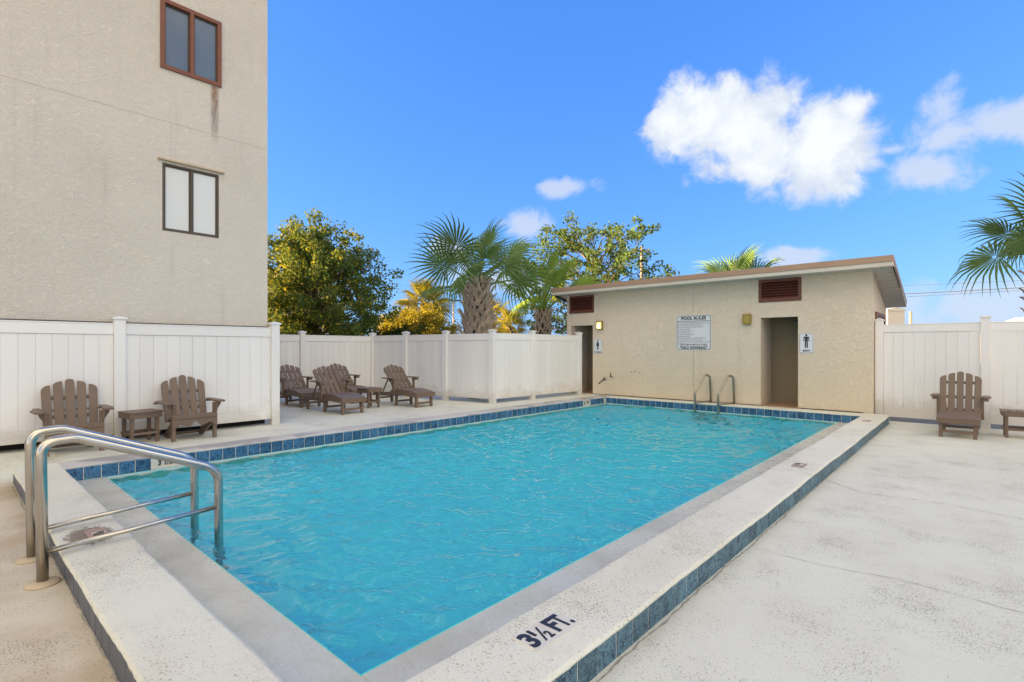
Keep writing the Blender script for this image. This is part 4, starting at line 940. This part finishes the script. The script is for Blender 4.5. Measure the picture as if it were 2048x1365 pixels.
palm('fan palm leaning into view above the right fence', at(2095, 10.2, -.06), 3.35, .22, 1.6, 12, FROND, 11, lo=-5, boots=40, nb=27, up=80)
palm('distant sunlit golden fan palm above the golden bush', at(850, 30, -.06), 3.95, .3, 1.75, 24, FRONDG, 13, lo=-40, boots=40, nb=24)
palm('small distant fan palm in the gap between the two near palms', at(1019, 34, -.06), 2.75, .28, 1.6, 18, FRONDG, 15, lo=-50, boots=24, nb=22)
palm('distant golden palm half hidden behind the stout palm trunk', at(984, 40, -.06), 3.4, .38, 2.1, 18, FRONDG, 17, lo=-60, boots=24, nb=22)
tree('leafy_tree', 'tall leafy tree with golden leaves behind the back fence, beside the apartment', at(628, 20.5, -.06), 6.75, 3.2, 3.2, .4, 84, LEAFA, .52, 74, .125, 4, twigs=6, spread=1.25)
tree('leafy_tree', 'loose branchy tree rising behind the restroom roof', at(1185, 22, -.06), 7.35, 4.1, 3.6, 1.2, 50, LEAFB, .4, 42, .13, 21, twigs=6, spread=1.4)
tree('golden_bush', 'sunlit golden leafy bush beyond the back fence', at(828, 27, -.06), 3.75, 2.5, 2.4, .2, 46, LEAFG, .5, 90, .13, 9, cat='bush', hub=.2)
tree('golden_bush', 'low golden bush beside the stout palm trunk, beyond the lamp post', at(890, 31, -.06), 2.7, 1.6, 1.6, .1, 22, LEAFG, .45, 80, .13, 10, cat='bush', hub=.2)
tree('hedge', 'dark green clipped hedge just above the back fence top', at(790, 22, -.06), 2.35, 2.9, 1.2, .0, 46, LEAFH, .45, 100, .11, 12, cat='hedge', hub=.2)
tree('low_tree', 'pale green treetop peeping over the right fence', at(1905, 30, -.06), 2.75, .9, .9, .4, 14, LEAFG, .4, 60, .14, 30, cat='tree')

# ------------------------------------------------------------------ things beyond the fence
def pole(name, label, u, d, ztop, r, head=None):
    b_ = at(u, d, -.06); o = thing(name, label, 'pole', b_)
    MB().tube([(0, 0, 0), (0, 0, ztop)], [r, r * .7], 10).build('shaft', POLE, o, smooth=True)
    ax = Vector((math.cos(TH), math.sin(TH), 0))
    if head == 'lamp':
        for s_ in (-1, 1): MB().cbox((0, 0, 0), (.5, .18, .09)).build('lamp_head', IRON, o, mtx=T(ax.x * s_ * .3, ax.y * s_ * .3, ztop) @ RZ(TH))
    if head == 'cross':
        MB().cbox((0, 0, 0), (1.5, .1, .12)).build('crossarm', POLE, o, mtx=T(0, 0, ztop - .35) @ RZ(TH))
        for s_ in (-.6, 0, .6): MB().lathe([(.04, 0), (.05, .06), (.03, .14)], 8).build('insulator', HOUSE, o, mtx=T(ax.x * s_, ax.y * s_, ztop - .29))
    return o
pole('lamp_post', 'thin double-headed lamp post left of the stout palm', 907, 36, zat(600, 36) , .07, 'lamp')
pole('utility_pole', 'pale utility pole seen through the branchy tree', 1283, 44, zat(492, 44), .15, 'cross')
pole('utility_pole', 'short pale pole above the right fence near the restroom corner', 1821, 40, zat(622, 40), .13)
pole('utility_pole', 'utility pole beyond the right end of the yard', 2330, 26, 6.1, .14, 'cross')
for k, (va, vb, lab) in enumerate(((599, 557, 'thick overhead power line above the right fence'), (607, 561, 'lower thin overhead power line above the right fence'), (578, 545, 'upper thin overhead power line above the right fence'))):
    A = at(1283, 44, zat(va, 44)); B = at(2330, 26, zat(vb, 26)); P = [A.lerp(B, i / 24) - Vector((0, 0, .35 * 4 * (i / 24) * (1 - i / 24))) for i in range(25)]
    tag(MB().tube(P, (.022, .012, .010)[k], 5).build('power_line', WIRE), lab, 'cable', 'overhead power lines')
def house(label, u, d, w_, dp, h, wallm, roofm, ridge=1.2, rz=0, ov=.4):
    o = thing('house', label, 'house', at(u, d, -.06), TH + R(rz))
    MB().box((-w_ / 2, -dp / 2, 0), (w_ / 2, dp / 2, h)).build('wall', wallm, o)
    MB().prism([(-w_ / 2 - ov, h + .002), (w_ / 2 + ov, h + .002), (w_ / 2 + ov, h + .14), (0, h + ridge), (-w_ / 2 - ov, h + .14)], -dp / 2 - ov, dp / 2 + ov, lambda p_, q_, t_: (p_, t_, q_)).build('roof', roofm, o)
    for x in (-w_ * .3, 0, w_ * .3):
        f_ = MB().cbox((x, -dp / 2 - .02, h * .55), (1.0, .08, 1.2)).build('window', HOUSE, o); MB().cbox((x, -dp / 2 - .065, h * .55), (.84, .02, 1.04)).build('pane', PANEU, f_)
    return o
house('distant pale house with a terracotta roof over the right fence', 2135, 48, 11, 9, 2.6, HOUSE, HOUSE, 2.0, 0)
house('distant white building beside the restroom back corner', 1762, 38, 1.2, 3, 4.1, HOUSE, HOUSE, .25, 0, .05)
house('distant peach building behind the leafy tree', 520, 44, 9, 9, 6.8, HOUSEP, ROOFC, .8)
